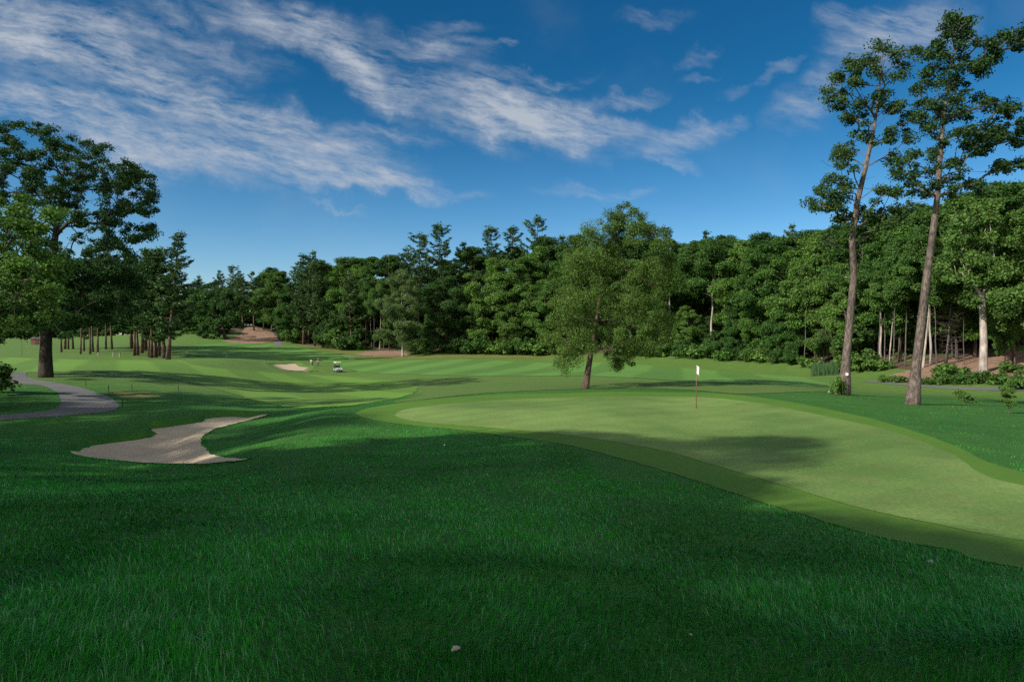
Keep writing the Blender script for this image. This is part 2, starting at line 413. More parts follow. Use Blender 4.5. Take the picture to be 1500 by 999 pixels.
sky = t.n('ShaderNodeTexSky', sky_type='NISHITA', sun_disc=False)
sky.sun_elevation = R(SUN_EL); sky.sun_rotation = math.atan2(-L.x, -L.y)
sky.air_density = 1.0; sky.dust_density = .3; sky.ozone_density = 4.0
tc = t.n('ShaderNodeTexCoord'); sp = t.n('ShaderNodeSeparateXYZ'); t.l(tc.outputs['Generated'], sp.inputs[0])
yy = t.math('MAXIMUM', sp.outputs[1], .06)
cs = t.math('DIVIDE', sp.outputs[0], yy); ct = t.math('DIVIDE', sp.outputs[2], yy)
cv = t.n('ShaderNodeCombineXYZ'); t.l(cs, cv.inputs[0]); t.l(ct, cv.inputs[1])
# ragged edges: bend the cloud space with noise
wn = t.n('ShaderNodeTexNoise', i_Scale=6.0, i_Detail=6.0, i_Roughness=.62); t.l(cv.outputs[0], wn.inputs['Vector'])
wsub = t.n('ShaderNodeVectorMath', operation='SUBTRACT'); t.l(wn.outputs['Color'], wsub.inputs[0]); wsub.inputs[1].default_value = (.5, .5, .5)
wsc = t.n('ShaderNodeVectorMath', operation='SCALE'); t.l(wsub.outputs[0], wsc.inputs[0]); wsc.inputs['Scale'].default_value = .17
wad = t.n('ShaderNodeVectorMath', operation='ADD'); t.l(cv.outputs[0], wad.inputs[0]); t.l(wsc.outputs[0], wad.inputs[1])
CLOUDS = [  # px, py, half length, half width, angle (clockwise), strength
 (60,45,170,62,18,.95),(250,120,230,46,26,.9),(430,195,190,30,20,.8),(60,150,170,32,10,.9),(220,205,220,42,17,.9),(430,252,190,24,12,.85),(570,282,130,16,6,.75),
 (420,25,150,38,14,.75),(510,75,120,34,30,.85),(560,115,90,34,38,.75),(740,165,150,42,12,1.05),(840,185,110,22,4,.7),(640,75,75,24,10,.6),(655,35,45,14,5,.35),(735,73,22,7,-3,.5),
 (560,195,80,14,8,.5),(810,115,60,10,-6,.45),(920,140,60,12,-12,.5),(985,200,95,24,-18,.55),(970,235,55,14,8,.55),(870,285,75,12,10,.38),(490,305,45,4,14,.4),
 (1028,68,24,11,0,.26),(1028,99,20,7,5,.26),(1072,122,20,9,0,.24),(1130,105,36,9,-20,.3),(1185,150,62,34,-22,.5),(1225,32,40,24,0,.38),(1310,55,110,48,-20,.75),(1280,20,60,20,10,.4),(960,8,60,14,0,.25),
 (1050,170,40,10,-10,.4),(300,60,120,22,22,.5),(150,250,90,14,14,.4)]
tot = None
for (px, py, hl, hw, an, stg) in CLOUDS:
    mp = t.n('ShaderNodeMapping', vector_type='TEXTURE')
    mp.inputs['Location'].default_value = ((px - CX) / F, (HY - py) / F, 0)
    mp.inputs['Rotation'].default_value = (0, 0, -R(an)); mp.inputs['Scale'].default_value = (hl / F * 1.35, hw / F * 1.5, 1)
    t.l(wad.outputs[0], mp.inputs[0])
    ln = t.n('ShaderNodeVectorMath', operation='LENGTH'); t.l(mp.outputs[0], ln.inputs[0])
    v = t.ramp(ln.outputs['Value'], 1.0, .1, 0, stg)
    tot = v if tot is None else t.math('MAXIMUM', tot, v) if False else t.math('SUBTRACT', t.math('ADD', tot, v), t.math('MULTIPLY', tot, v))
wsc2 = t.n('ShaderNodeVectorMath', operation='SCALE'); t.l(wsub.outputs[0], wsc2.inputs[0]); wsc2.inputs['Scale'].default_value = .035
wsm = t.n('ShaderNodeVectorMath', operation='ADD'); t.l(cv.outputs[0], wsm.inputs[0]); t.l(wsc2.outputs[0], wsm.inputs[1])
def streak(ang, along, across, detail, rough):
    mp = t.n('ShaderNodeMapping'); mp.inputs['Rotation'].default_value = (0, 0, R(ang)); mp.inputs['Scale'].default_value = (1, 1, 1)
    t.l(wsm.outputs[0], mp.inputs[0])
    m2 = t.n('ShaderNodeMapping'); m2.inputs['Scale'].default_value = (along, across, 1); t.l(mp.outputs[0], m2.inputs[0])
    return t.noise(m2.outputs[0], 1.0, detail, rough, .15)
n1 = streak(20, 5, 22, 8, .66); n2 = streak(12, 16, 70, 7, .72)
nn = t.math('ADD', t.math('MULTIPLY', n1, .58), t.math('MULTIPLY', n2, .42))
dens = t.math('MULTIPLY', tot, t.ramp(nn, .39, .64, .03, 1.3, False))
thin = t.math('MULTIPLY', t.ramp(t.noise(cv.outputs[0], 3.0, 5, .6), .5, .8), .10)
dens = t.math('MINIMUM', t.math('MULTIPLY', t.math('ADD', dens, thin), .92), .9)
hs = t.n('ShaderNodeHueSaturation', i_Saturation=1.25, i_Value=1.0); t.l(sky.outputs[0], hs.inputs['Color'])
skyc = t.mix(1.0, hs.outputs[0], t.mix(t.ramp(sp.outputs[2], .0, .38), (.86, .88, .92), (.17, .50, .54)), 'MULTIPLY')
FILL_VEIL = (9.5, 9.4, 8.6)
CLOUD_COL = (3.2, 3.5, 3.95)
c = t.mix(dens, skyc, CLOUD_COL)
# added fill light: bright haze over the unseen sky behind the viewer and overhead
fill_veil = t.math('MULTIPLY', t.ramp(sp.outputs[1], .12, -.55), t.ramp(t.noise(tc.outputs['Generated'], 2.2, 5, .6), .28, .62, .45, 1.0))
c = t.mix(fill_veil, c, FILL_VEIL)
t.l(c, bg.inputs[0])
scene.view_settings.view_transform = 'Standard'; scene.view_settings.look = 'None'
scene.view_settings.exposure = 1.15; scene.view_settings.gamma = 1.0; scene.view_settings.use_curve_mapping = False

scene.cycles.use_denoising = False

# ------------------------------------------------------------------ trees
scene.cycles.max_bounces = 5; scene.cycles.diffuse_bounces = 2; scene.cycles.glossy_bounces = 2
scene.cycles.transmission_bounces = 3; scene.cycles.transparent_max_bounces = 4

def leaf_mat(name, ca, cb, trans=.42, rough=.55, spec=.14, sat=1.0):
    """ca..cb: the range between one tree and the next and between clumps; each leaf varies too"""
    m, t, p, out = new_mat(name)
    g = t.n('ShaderNodeNewGeometry'); oi = t.n('ShaderNodeObjectInfo'); tc = t.n('ShaderNodeTexCoord')
    nz = t.noise(tc.outputs['Object'], .55, 2)
    f = t.math('ADD', t.math('MULTIPLY', t.ramp(nz, .3, .7), .4), t.math('MULTIPLY', oi.outputs['Random'], .75))
    c = t.mix(f, ca, cb)
    k = t.ramp(g.outputs['Random Per Island'], 0, 1, .62, 1.42, False)
    c = t.mix(1.0, c, t_gray(t, k), 'MULTIPLY')
    t.l(c, p.inputs['Base Color']); p.inputs['Roughness'].default_value = rough; p.inputs['Specular IOR Level'].default_value = spec
    tr = t.n('ShaderNodeBsdfTranslucent'); ct = t.mix(1.0, c, (1.1, 1.25, .6), 'MULTIPLY'); t.l(ct, tr.inputs[0])
    ms = t.n('ShaderNodeMixShader', i_0=trans); t.l(p.outputs[0], ms.inputs[1]); t.l(tr.outputs[0], ms.inputs[2])
    t.l(ms.outputs[0], out.inputs[0])
    return m

def bark_mat(name, ca, cb, scale=5.0, stretch=.22, bump=.8):
    m, t, p, out = new_mat(name)
    tc = t.n('ShaderNodeTexCoord'); mp = t.n('ShaderNodeMapping'); mp.inputs['Scale'].default_value = (1, 1, stretch); t.l(tc.outputs['Object'], mp.inputs[0])
    n1 = t.noise(mp.outputs[0], scale, 5, .65); n2 = t.noise(tc.outputs['Object'], .8, 3)
    c = t.mix(t.ramp(n1, .35, .7), ca, cb)
    c = t.mix(1.0, c, t_gray(t, t.ramp(n2, .3, .7, .75, 1.2)), 'MULTIPLY')
    t.l(c, p.inputs['Base Color']); p.inputs['Roughness'].default_value = .9; p.inputs['Specular IOR Level'].default_value = .2
    b = t.n('ShaderNodeBump', i_Strength=bump, i_Distance=.06); t.l(n1, b.inputs['Height']); t.l(b.outputs[0], p.inputs['Normal'])
    return m

B_brown = bark_mat('brown_bark', (.050, .034, .026), (.14, .098, .078))
B_dark = bark_mat('dark_bark', (.022, .018, .015), (.060, .048, .040))
B_grey = bark_mat('grey_bark', (.050, .044, .041), (.125, .110, .102))
B_pale = bark_mat('pale_bark', (.20, .17, .155), (.38, .33, .30), scale=3)
B_oak = bark_mat('oak_bark', (.050, .040, .035), (.165, .132, .116), scale=9, stretch=.3, bump=1.0)
L_mid = leaf_mat('mid_green_leaves', (.034, .092, .021), (.084, .155, .036))
L_dark = leaf_mat('dark_green_leaves', (.022, .062, .018), (.058, .115, .030))
L_light = leaf_mat('light_green_leaves', (.050, .125, .022), (.092, .170, .036), trans=.35)
L_pale = leaf_mat('pale_olive_leaves', (0.07, 0.12, 0.04), (0.1, 0.15, 0.055), trans=.3)
L_olive = leaf_mat('olive_leaves', (.046, .092, .016), (.072, .125, .024), trans=.25)
L_pine = leaf_mat('pine_needles', (.026, .068, .022), (.060, .110, .036), trans=.12, rough=.55)
L_oak = leaf_mat('oak_leaves', (.017, .046, .012), (.036, .074, .018), trans=.22)
L_maple = leaf_mat('dark_maple_leaves', (.014, .044, .012), (.034, .078, .020), trans=.3)
L_yellow = leaf_mat('yellow_green_leaves', (.10, .16, .025), (.15, .19, .035), trans=.35)
L_brownt = leaf_mat('dead_twigs', (.060, .042, .028), (.095, .068, .045), trans=.0)
L_reed = leaf_mat('reed_blades', (.045, .10, .04), (.08, .14, .06), trans=.2)

def rhombi(P, T, N, Ln, W):
    """leaf faces: centre, along, normal, length, width"""
    T = T / np.maximum(np.linalg.norm(T, axis=1), 1e-9)[:, None]
    B = np.cross(N, T); B /= np.maximum(np.linalg.norm(B, axis=1), 1e-9)[:, None]
    Ln = np.broadcast_to(Ln, (len(P),))[:, None]; W = np.broadcast_to(W, (len(P),))[:, None]
    a = P - T * Ln / 2; c = P + T * Ln / 2; k = P + T * Ln * .08
    V = np.stack([a, k + B * W / 2, c, k - B * W / 2], 1).reshape(-1, 3)
    return V, np.arange(len(V)).reshape(-1, 4)

def leaf_cloud(cl, rg, per_r2, size, flat=.72, up=.5, aspect=.68, center=None, droop=0.0):
    """cl (M,4) clumps x,y,z,r -> leaf faces, number in proportion to the clump's surface"""
    cl = np.asarray(cl, float)
    n = np.maximum(4, (per_r2 * cl[:, 3] ** 2 * rg.uniform(.6, 1.3, len(cl))).astype(int))
    idx = np.repeat(np.arange(len(cl)), n); M = len(idx)
    d = rg.normal(size=(M, 3)); d /= np.linalg.norm(d, axis=1)[:, None]
    r = cl[idx, 3] * rg.uniform(0, 1, M) ** .42 * rg.uniform(.75, 1.18, M)
    # each clump gets its own lopsided shape
    ax = rg.normal(size=(len(cl), 3)); ax /= np.linalg.norm(ax, axis=1)[:, None]
    r *= 1 + .38 * (d * ax[idx]).sum(1)
    off = d * r[:, None]; off[:, 2] *= flat
    P = cl[idx, :3] + off
    if center is None: center = cl[:, :3].mean(0)
    outd = P - np.asarray(center)[None]; outd /= np.maximum(np.linalg.norm(outd, axis=1), 1e-6)[:, None]
    N = rg.normal(size=(M, 3)) * .75 + outd * .35 + d * .45 + np.array([0, 0, up]); N /= np.linalg.norm(N, axis=1)[:, None]
    T = rg.normal(size=(M, 3)) + d * .6 - np.array([0, 0, droop]); T -= N * (T * N).sum(1)[:, None]
    s = size * rg.uniform(.65, 1.35, M)
    return rhombi(P, T, N, s, s * aspect)

def skeleton(trunk, tr, cl, rg, mb, up_pen=1.6, rmin=.018, sides=5, lam=.35, sag=.0, zmin=None):
    """grow limbs from the trunk polyline to every clump; fills mb"""
    trunk = [np.array(p, float) for p in trunk]
    P = []; par = []; plen = []
    seg = []
    for i in range(len(trunk) - 1):
        k = max(1, int(np.linalg.norm(trunk[i + 1] - trunk[i]) / .6))
        for q in range(k): seg.append(trunk[i] + (trunk[i + 1] - trunk[i]) * q / k)
    seg.append(trunk[-1])
    for i, p in enumerate(seg): P.append(p); par.append(i - 1); plen.append(0.0)
    nT = len(seg); chains = []
    segA = np.array(seg)
    dist = [np.linalg.norm(segA - c[:3], axis=1).min() for c in cl]
    for ci in np.argsort(dist):
        c = np.array(cl[ci][:3], float)
        A = np.array(P); d = np.linalg.norm(A - c, axis=1)
        cost = d + lam * np.array(plen) + up_pen * np.maximum(0, A[:, 2] - c[2] + .35 * np.hypot(A[:, 0] - c[0], A[:, 1] - c[1]))
        cost = cost + (0 if zmin is None else 6 * np.maximum(0, zmin - A[:, 2]))
        j = int(np.argmin(cost)); D = d[j]
        if D < .15: continue
        k = max(2, int(D / .7)); ch = [j]; a = A[j]
        side = rg.normal(size=3) * .07 * D
        for q in range(1, k + 1):
            u = q / k
            p = a + (c - a) * u + side * math.sin(u * math.pi) + np.array([0, 0, (.10 - sag) * D * math.sin(u * math.pi)])
            P.append(p); par.append(ch[-1]); plen.append(plen[ch[-1]] + D / k); ch.append(len(P) - 1)
        chains.append(ch)
    n = len(P); w = np.zeros(n)
    for ch in chains: w[ch[-1]] += 1
    for i in range(n - 1, nT - 1, -1):
        w[par[i]] += w[i] if par[i] >= nT or True else 0
    for ch in chains:
        top = float(np.interp(ch[0], range(nT), np.interp(np.linspace(0, 1, nT), np.linspace(0, 1, len(tr)), tr))) * .75 if ch[0] < nT else 9
        rad = [min(top, max(rmin, rmin * 1.25 * max(w[i], 1) ** .52)) for i in ch]
        rad[0] = rad[1]
        mb.tube([P[i] for i in ch], rad, sides, cap=False)
    trr = list(np.interp(np.linspace(0, 1, nT), np.linspace(0, 1, len(tr)), tr))
    mb.tube(seg, trr, 10, cap=True)
    return seg

def flare(h, r, lean=(0, 0), wob=.15, rg=None, top=.85, n=7):
    """trunk polyline with a root flare and its radii"""
    pts, rad = [], []
    for i in range(n):
        u = i / (n - 1)
        pts.append((lean[0] * u + (rg.normal() * wob * u if rg is not None else 0), lean[1] * u + (rg.normal() * wob * u if rg is not None else 0), -.15 + (h * top + .15) * u))
        rad.append(r * (1.0 - .82 * u) * (1.35 if i == 0 else 1))
    return pts, rad

def env_clumps(rg, n, h, base, rmax, shape, cr, lobes=5, inner=.35, top_irreg=.12):
    """clump centres in a lobed crown; shape(u) gives the relative radius at height fraction u of the crown"""
    out = []; ph = rg.uniform(0, 6.28, lobes); amp = rg.uniform(.06, .26, lobes)
    ph2 = rg.uniform(0, 6.28)
    tries = 0
    while len(out) < n and tries < n * 40:
        tries += 1
        u = rg.uniform(0, 1) ** .9; a = rg.uniform(0, 2 * math.pi)
        lob = 1 + sum(amp[k] * math.sin((k % 3 + 1) * a + ph[k] + 5.0 * u * (1 + k % 2)) for k in range(lobes))
        R0 = rmax * shape(u) * lob
        q = 1 - inner * rg.uniform(0, 1) ** 1.6 if rg.uniform() < .78 else rg.uniform(.15, .7)
        z = base + (h - base) * u + rg.normal() * .25
        p = (R0 * q * math.cos(a), R0 * q * math.sin(a), z, cr * rg.uniform(.65, 1.3) * (1 - .25 * u))
        if all((p[0] - o[0]) ** 2 + (p[1] - o[1]) ** 2 + (p[2] - o[2]) ** 2 > (.55 * cr) ** 2 for o in out): out.append(p)
    return np.array(out)

PROTO = {}
def proto_broad(key, seed, h, base, rmax, shape, n, cr, per, size, lm, bm, tr, **kw):
    rg = np.random.default_rng(seed)
    cl = env_clumps(rg, n, h - cr * .5, base, rmax, shape, cr)
    mb = MB(); tp, rad = flare(h, tr, (rg.normal() * .4, rg.normal() * .4), .18, rg, .8)
    skeleton(tp, rad, cl, rg, mb)
    V, Fq = leaf_cloud(cl, rg, per, size, center=(0, 0, base + (h - base) * .4), **kw)
    PROTO[key] = (mb.mesh('trunk', True), np_mesh('crown', V, [Fq]), h, bm, lm)

def proto_pine(key, seed, h, base, rmax, lm, bm, tr, step=.7, prof=.55, needles=24, gap=.14, size=.66, rise=.12, wid=.20, stubs=True):
    rg = np.random.default_rng(seed); mb = MB()
    tp, rad = flare(h, tr, (rg.normal() * .3, rg.normal() * .3), .12, rg, .99)
    tp = np.array(tp); mb.tube([tuple(p) for p in tp], rad, 8, True)
    def axis(z): return np.array([np.interp(z, tp[:, 2], tp[:, 0]), np.interp(z, tp[:, 2], tp[:, 1]), z])
    Ps, Ts, Ns, Ls = [], [], [], []
    z = base
    if stubs:
        for zz in np.arange(base * .45, base, .7):
            a = rg.uniform(0, 6.28); l = rg.uniform(.5, 1.6); s = axis(zz)
            mb.tube([s, s + np.array([math.cos(a) * l, math.sin(a) * l, -.1])], [.03, .012], 4, False)
    while z < h - .5:
        u = (z - base) / (h - base)
        f = min(1, .55 + 2.2 * u) * (1 - u) ** prof * (.78 + .32 * math.sin(z * 1.1 + seed)) + .10
        nb = rg.integers(3, 6); a0 = rg.uniform(0, 6.28)
        for b in range(nb):
            if rg.uniform() < gap: continue
            a = a0 + 6.283 * b / nb + rg.normal() * .25; Lb = rmax * f * rg.uniform(.55, 1.2)
            s = axis(z + rg.normal() * .12); d = np.array([math.cos(a), math.sin(a), 0]); sd = np.array([-d[1], d[0], 0])
            ris = rise + .35 * u + rg.normal() * .08
            def bp(q): return s + d * Lb * q + np.array([0, 0, Lb * (ris * q + .12 * q * q - .10 * math.sin(q * 3.14))])
            qs = np.linspace(0, 1, 5)
            mb.tube([bp(q) for q in qs], [max(.012, .045 * (1 - .8 * q) * (Lb / rmax + .3)) for q in qs], 4, False)
            ns = max(2, int(Lb / .42))
            for k in range(ns):
                q = .28 + .74 * (k + rg.uniform(0, .8)) / ns
                if q > 1.02: continue
                for sgn in (-1, 1):
                    lat = Lb * .26 * (1.15 - q) * rg.uniform(.2, 1.0) + .1
                    c = bp(q) + sd * sgn * lat + np.array([0, 0, rg.normal() * .06])
                    m = max(3, int(needles * rg.uniform(.5, 1.2) * .5))
                    dd = rg.normal(size=(m, 3)) * .55 + d * .55 + sd * sgn * .35 + np.array([0, 0, .35])
                    Ps.append(c + rg.normal(size=(m, 3)) * np.array([.22, .22, .10])); Ts.append(dd)
                    Ns.append(rg.normal(size=(m, 3)) * .6 + np.array([0, 0, 1.0])); Ls.append(size * rg.uniform(.6, 1.25, m))
        z += step * rg.uniform(.75, 1.25)
    # leader tuft
    m = 60; c = axis(h - .45)
    Ps.append(c + rg.normal(size=(m, 3)) * np.array([.42, .42, .42])); Ts.append(rg.normal(size=(m, 3)) * .5 + np.array([0, 0, .8])); Ns.append(rg.normal(size=(m, 3))); Ls.append(np.full(m, size))
    P, T, N, Ln = map(np.concatenate, (Ps, Ts, Ns, Ls))
    N /= np.linalg.norm(N, axis=1)[:, None]; T = T - N * (T * N).sum(1)[:, None]
    V, Fq = rhombi(P, T, N, Ln, wid * rg.uniform(.7, 1.4, len(P)))
    PROTO[key] = (mb.mesh('trunk', True), np_mesh('crown', V, [Fq]), h, bm, lm)

sh_round = lambda u: max(.08, math.sin(math.pi * min(1, (u * .86 + .12))) ** .6)
sh_oval = lambda u: max(.1, math.sin(math.pi * min(1, (u * .9 + .08))) ** .8)
sh_top = lambda u: max(.12, (.45 + .75 * u) * (1 - u ** 5) ** .6)
sh_skirt = lambda u: max(.1, (1 - .55 * u) * (1 - u ** 4) ** .55)
sh_cone = lambda u: max(.08, 1 - .9 * u)

# forest broadleaves (real heights; scaled a little on placement)
proto_broad('round', 11, 20, 5.5, 4.6, sh_round, 62, 1.45, 560, .285, L_mid, B_grey, .24)
proto_broad('tall', 12, 23, 8, 4.0, sh_top, 60, 1.4, 560, .285, L_dark, B_brown, .24)
proto_broad('oval', 13, 21, 4, 4.3, sh_oval, 66, 1.4, 560, .285, L_light, B_brown, .22)
proto_broad('skirt', 14, 18, 1.6, 4.6, sh_skirt, 74, 1.35, 560, .285, L_mid, B_brown, .2, flat=.68)
proto_broad('layered', 15, 19, 3, 4.6, sh_oval, 58, 1.5, 560, .285, L_light, B_grey, .2, flat=.58, up=.6)
proto_broad('pale', 16, 22, 3.5, 5.4, sh_round, 84, 1.35, 560, .25, L_pale, B_pale, .24)
proto_broad('slim', 17, 15, 2.5, 2.2, sh_oval, 40, .95, 430, .28, L_light, B_grey, .11)
proto_broad('dark', 18, 19, 2.2, 5.0, sh_round, 76, 1.4, 560, .285, L_dark, B_dark, .26)
proto_broad('high', 19, 21, 11, 4.6, sh_round, 46, 1.4, 560, .28, L_mid, B_pale, .2, flat=.66)
proto_broad('shade_a', 27, 20, 2.5, 5.0, sh_round, 70, 1.4, 235, .22, L_mid, B_dark, .26)
proto_broad('shade_b', 28, 20, 2.0, 4.8, sh_oval, 70, 1.4, 235, .22, L_mid, B_brown, .26)
proto_broad('shade_c', 29, 19.5, 13, 2.6, sh_round, 40, 1.2, 330, .22, L_mid, B_brown, .24)
proto_broad('pole', 30, 19, 11.5, 2.6, sh_top, 34, 1.15, 420, .32, L_mid, B_grey, .125)
proto_pine('pine_full', 21, 27, 7.5, 5.2, L_pine, B_brown, .31)
proto_pine('pine_tall', 22, 30, 13, 4.4, L_pine, B_brown, .33, gap=.25, prof=.45)
proto_pine('pine_open', 23, 29, 9, 5.8, L_pine, B_brown, .31, step=.85, gap=.24, prof=.42)
proto_pine('pine_low', 24, 25, 4.5, 5.6, L_pine, B_brown, .34, step=.75, gap=.12, prof=.75)
proto_pine('spruce', 25, 10, .8, 2.2, L_dark, B_dark, .12, step=.5, prof=1.0, size=.42, wid=.16, needles=16, rise=-.08, stubs=False)
proto_pine('dead', 26, 12, 1.5, 2.4, L_brownt, B_grey, .13, step=.45, prof=.8, size=.42, wid=.025, needles=8, rise=-.12, gap=.1, stubs=False)
def proto_bush(key, seed, h, r, lm, n=18, cr=.62, per=330, size=.29, **kw):
    rg = np.random.default_rng(seed); cl = []
    for i in range(n):
        a = rg.uniform(0, 6.28); q = r * rg.uniform(0, 1) ** .55; z = h * rg.uniform(.18, .86) * (1 - .35 * (q / r) ** 2)
        cl.append((q * math.cos(a), q * math.sin(a), z, cr * rg.uniform(.6, 1.2)))
    cl = np.array(cl); mb = MB()
    skeleton([(0, 0, -.1), (0, 0, h * .18), (.05, 0, h * .32)], [.05, .04, .03], cl, rg, mb, up_pen=.6, rmin=.008)
    V, Fq = leaf_cloud(cl, rg, per, size, flat=.8, **kw)
    PROTO[key] = (mb.mesh('stem', True), np_mesh('foliage', V, [Fq]), h, B_brown, lm)
proto_bush('bush_a', 31, 3.0, 1.9, L_mid)
proto_bush('bush_b', 32, 2.4, 1.7, L_light, flat=None) if False else proto_bush('bush_b', 32, 2.4, 1.7, L_light)
proto_bush('bush_c', 33, 3.4, 1.8, L_dark)
proto_bush('bush_low', 34, 1.1, 1.0, L_mid, 12, .36, 640, .2)
proto_bush('bush_low2', 35, 1.0, 1.1, L_light, 12, .34, 640, .2)

for k, (tm, cm, h, bm, lm) in PROTO.items():
    tm.materials.append(bm); cm.materials.append(lm)
def plant(key, loc, h, label, name, cat, group=None, wide=1.0, rz=None, sink=.12):
    tm, cm, h0, bm, lm = PROTO[key]
    s = h / h0
    loc = Vector(loc); loc.z -= sink * 0
    root = thing(name, loc, label, cat, group, rz if rz is not None else (abs(hash((round(loc.x, 2), round(loc.y, 2)))) % 628) / 100, (s * wide, s * wide, s))
    if key.startswith(('pine', 'pole', 'high')):
        q = random.Random(round(loc.x * 7 + loc.y * 3)); root.rotation_euler.x = q.gauss(0, .028); root.rotation_euler.y = q.gauss(0, .028)
    for me in (tm, cm):
        o = bpy.data.objects.new(me.name.split('.')[0], me); COL.objects.link(o); o.parent = root
    return root
def hero(name, loc, trunk, rad, cl, label, cat, bm, lm, seed, per, size, group=None, extra=None, up_pen=1.6, rmin=.018, lam=.35, zmin=None, **kw):
    rg = np.random.default_rng(seed); mb = MB()
    skeleton(trunk, rad, cl, rg, mb, up_pen=up_pen, rmin=rmin, lam=lam, sides=6, zmin=zmin)
    if extra: extra(mb)
    root = thing(name, loc, label, cat, group)
    mb.build('trunk', bm, root, True)
    V, Fq = leaf_cloud(cl, rg, per, size, **kw)
    obj('crown', np_mesh('crown', V, [Fq]), root, lm)
    return root
ORD = ['first', 'second', 'third', 'fourth', 'fifth', 'sixth', 'seventh', 'eighth', 'ninth', 'tenth', 'eleventh', 'twelfth', 'thirteenth', 'fourteenth', 'fifteenth', 'sixteenth', 'seventeenth', 'eighteenth', 'nineteenth', 'twentieth']

# ------------------------------------------------------------------ the trees that stand alone
def loc3(px, py, D, base, dy=0.0):
    """a pixel at distance D, relative to the tree's base"""
    return ((px - CX) / F * D - base.x, D - base.y, EYE + (HY - py) / F * D - base.z)

# two tall oaks on the right
OAK_A = [(1292,70),(1276,90),(1257,99),(1244,96),(1225,115),(1212,135),(1234,141),(1260,122),(1286,109),(1308,83),(1337,80),(1318,112),(1292,135),(1260,147),(1231,160),(1238,179),(1263,173),(1292,160),(1318,154),(1331,173),(1308,186),(1276,199),(1254,205),(1234,221),(1228,237),(1250,234),(1302,208),(1331,199),(1305,231),(1218,263),(1206,282),(1222,288),(1199,301),(1222,311),(1244,275),(1286,279),(1308,282),(1324,298),(1289,304),(1276,308),(1315,314),(1214,299),(1224,317),(1272,320),(1292,327),(1316,307),(1275,341),(1217,345),(1236,300),(1245,322)]
OAK_B = [(1401,22),(1417,26),(1388,35),(1411,38),(1391,51),(1417,51),(1375,64),(1404,67),(1366,80),(1391,80),(1414,86),(1436,74),(1452,67),(1462,54),(1481,61),(1494,48),(1487,70),(1459,83),(1436,93),(1430,106),(1404,106),(1379,99),(1359,106),(1353,125),(1379,122),(1404,125),(1359,144),(1379,151),(1401,144),(1427,138),(1443,154),(1404,163),(1353,167),(1359,183),(1385,176),(1423,183),(1452,179),(1468,154),(1487,157),(1475,173),(1494,179),(1459,199),(1478,199),(1436,202),(1411,199),(1385,205),(1366,221),(1343,231),(1327,240),(1318,256),(1343,253),(1372,247),(1401,237),(1423,227),(1446,218),(1484,211),(1510,190),(1520,215),(1505,60),(1515,45),(1459,243),(1481,250),(1404,256),(1385,266),(1334,275),(1353,282),(1417,272),(1398,282),(1436,275),(1500,240)]
def oak(pxs, trunkpx, base_px, D, seed, label, rtrunk, deep=2.0):
    rg = np.random.default_rng(seed); b = at(base_px, D)
    tr = [loc3(px, py, D + .35 * math.sin(i), b) for i, (px, py) in enumerate(trunkpx)]
    tr[0] = (0, 0, -.2)
    cl = []
    for px, py in pxs:
        ax = np.interp(py, [q[1] for q in trunkpx][::-1], [q[0] for q in trunkpx][::-1])
        room = max(.6, 2.6 - abs(px - ax) / F * D * .35)
        for k in range(3):
            d = D + (rg.uniform(.1, 1) * room * (k - 1 if k != 1 else .2)) * (.9 if deep else 0)
            jx, jy = rg.normal(size=2) * 6
            r = 12.2 / F * D * rg.uniform(.7, 1.15)
            cl.append((*loc3(px + jx, py + jy, d, b), r))
    cl = np.array(cl)
    def bare(mb):
        for _ in range(10):
            c = cl[rg.integers(len(cl))]; a = rg.uniform(0, 6.28); p = c[:3]
            mb.tube([p, p + np.array([math.cos(a) * .9, math.sin(a) * .9, .1]), p + np.array([math.cos(a + .3) * 1.9, math.sin(a + .3) * 1.9, .35])], [.02, .012, .006], 4, False)
    return hero('oak_tree', b, tr, rtrunk, cl, label, 'tree', B_oak, L_oak, seed, 720, .15, 'two tall oaks beside the green', bare, up_pen=1.0, rmin=.016, flat=.7, up=.35), b
oakA, OA = oak(OAK_A, [(1236,580),(1240,520),(1245,470),(1251,400),(1248,352),(1256,295),(1268,245),(1280,190),(1287,140),(1292,85)], 1236, 45, 41,
    'tall bare-trunked oak beside the green with a small pale tag on its bark', [.46,.265,.235,.22,.20,.18,.145,.11,.07,.04])
oakB, OB = oak(OAK_B, [(1336,593),(1343,530),(1350,470),(1357,410),(1366,345),(1373,290),(1377,235),(1382,175),(1389,120),(1398,70),(1407,25)], 1336, 40, 42,
    'tallest leaning oak with a spreading right limb, right of the tagged oak', [.46,.26,.235,.22,.20,.175,.145,.115,.08,.05,.03])
tag = MB(); tag.box((0, 0, 0), (.16, .02, .20), bev=.03)
tg = tag.build('tag', simple_mat('tag_paint', (.62, .62, .58)), oakA); p = loc3(1240.5, 548, 44.70, OA); tg.location = p

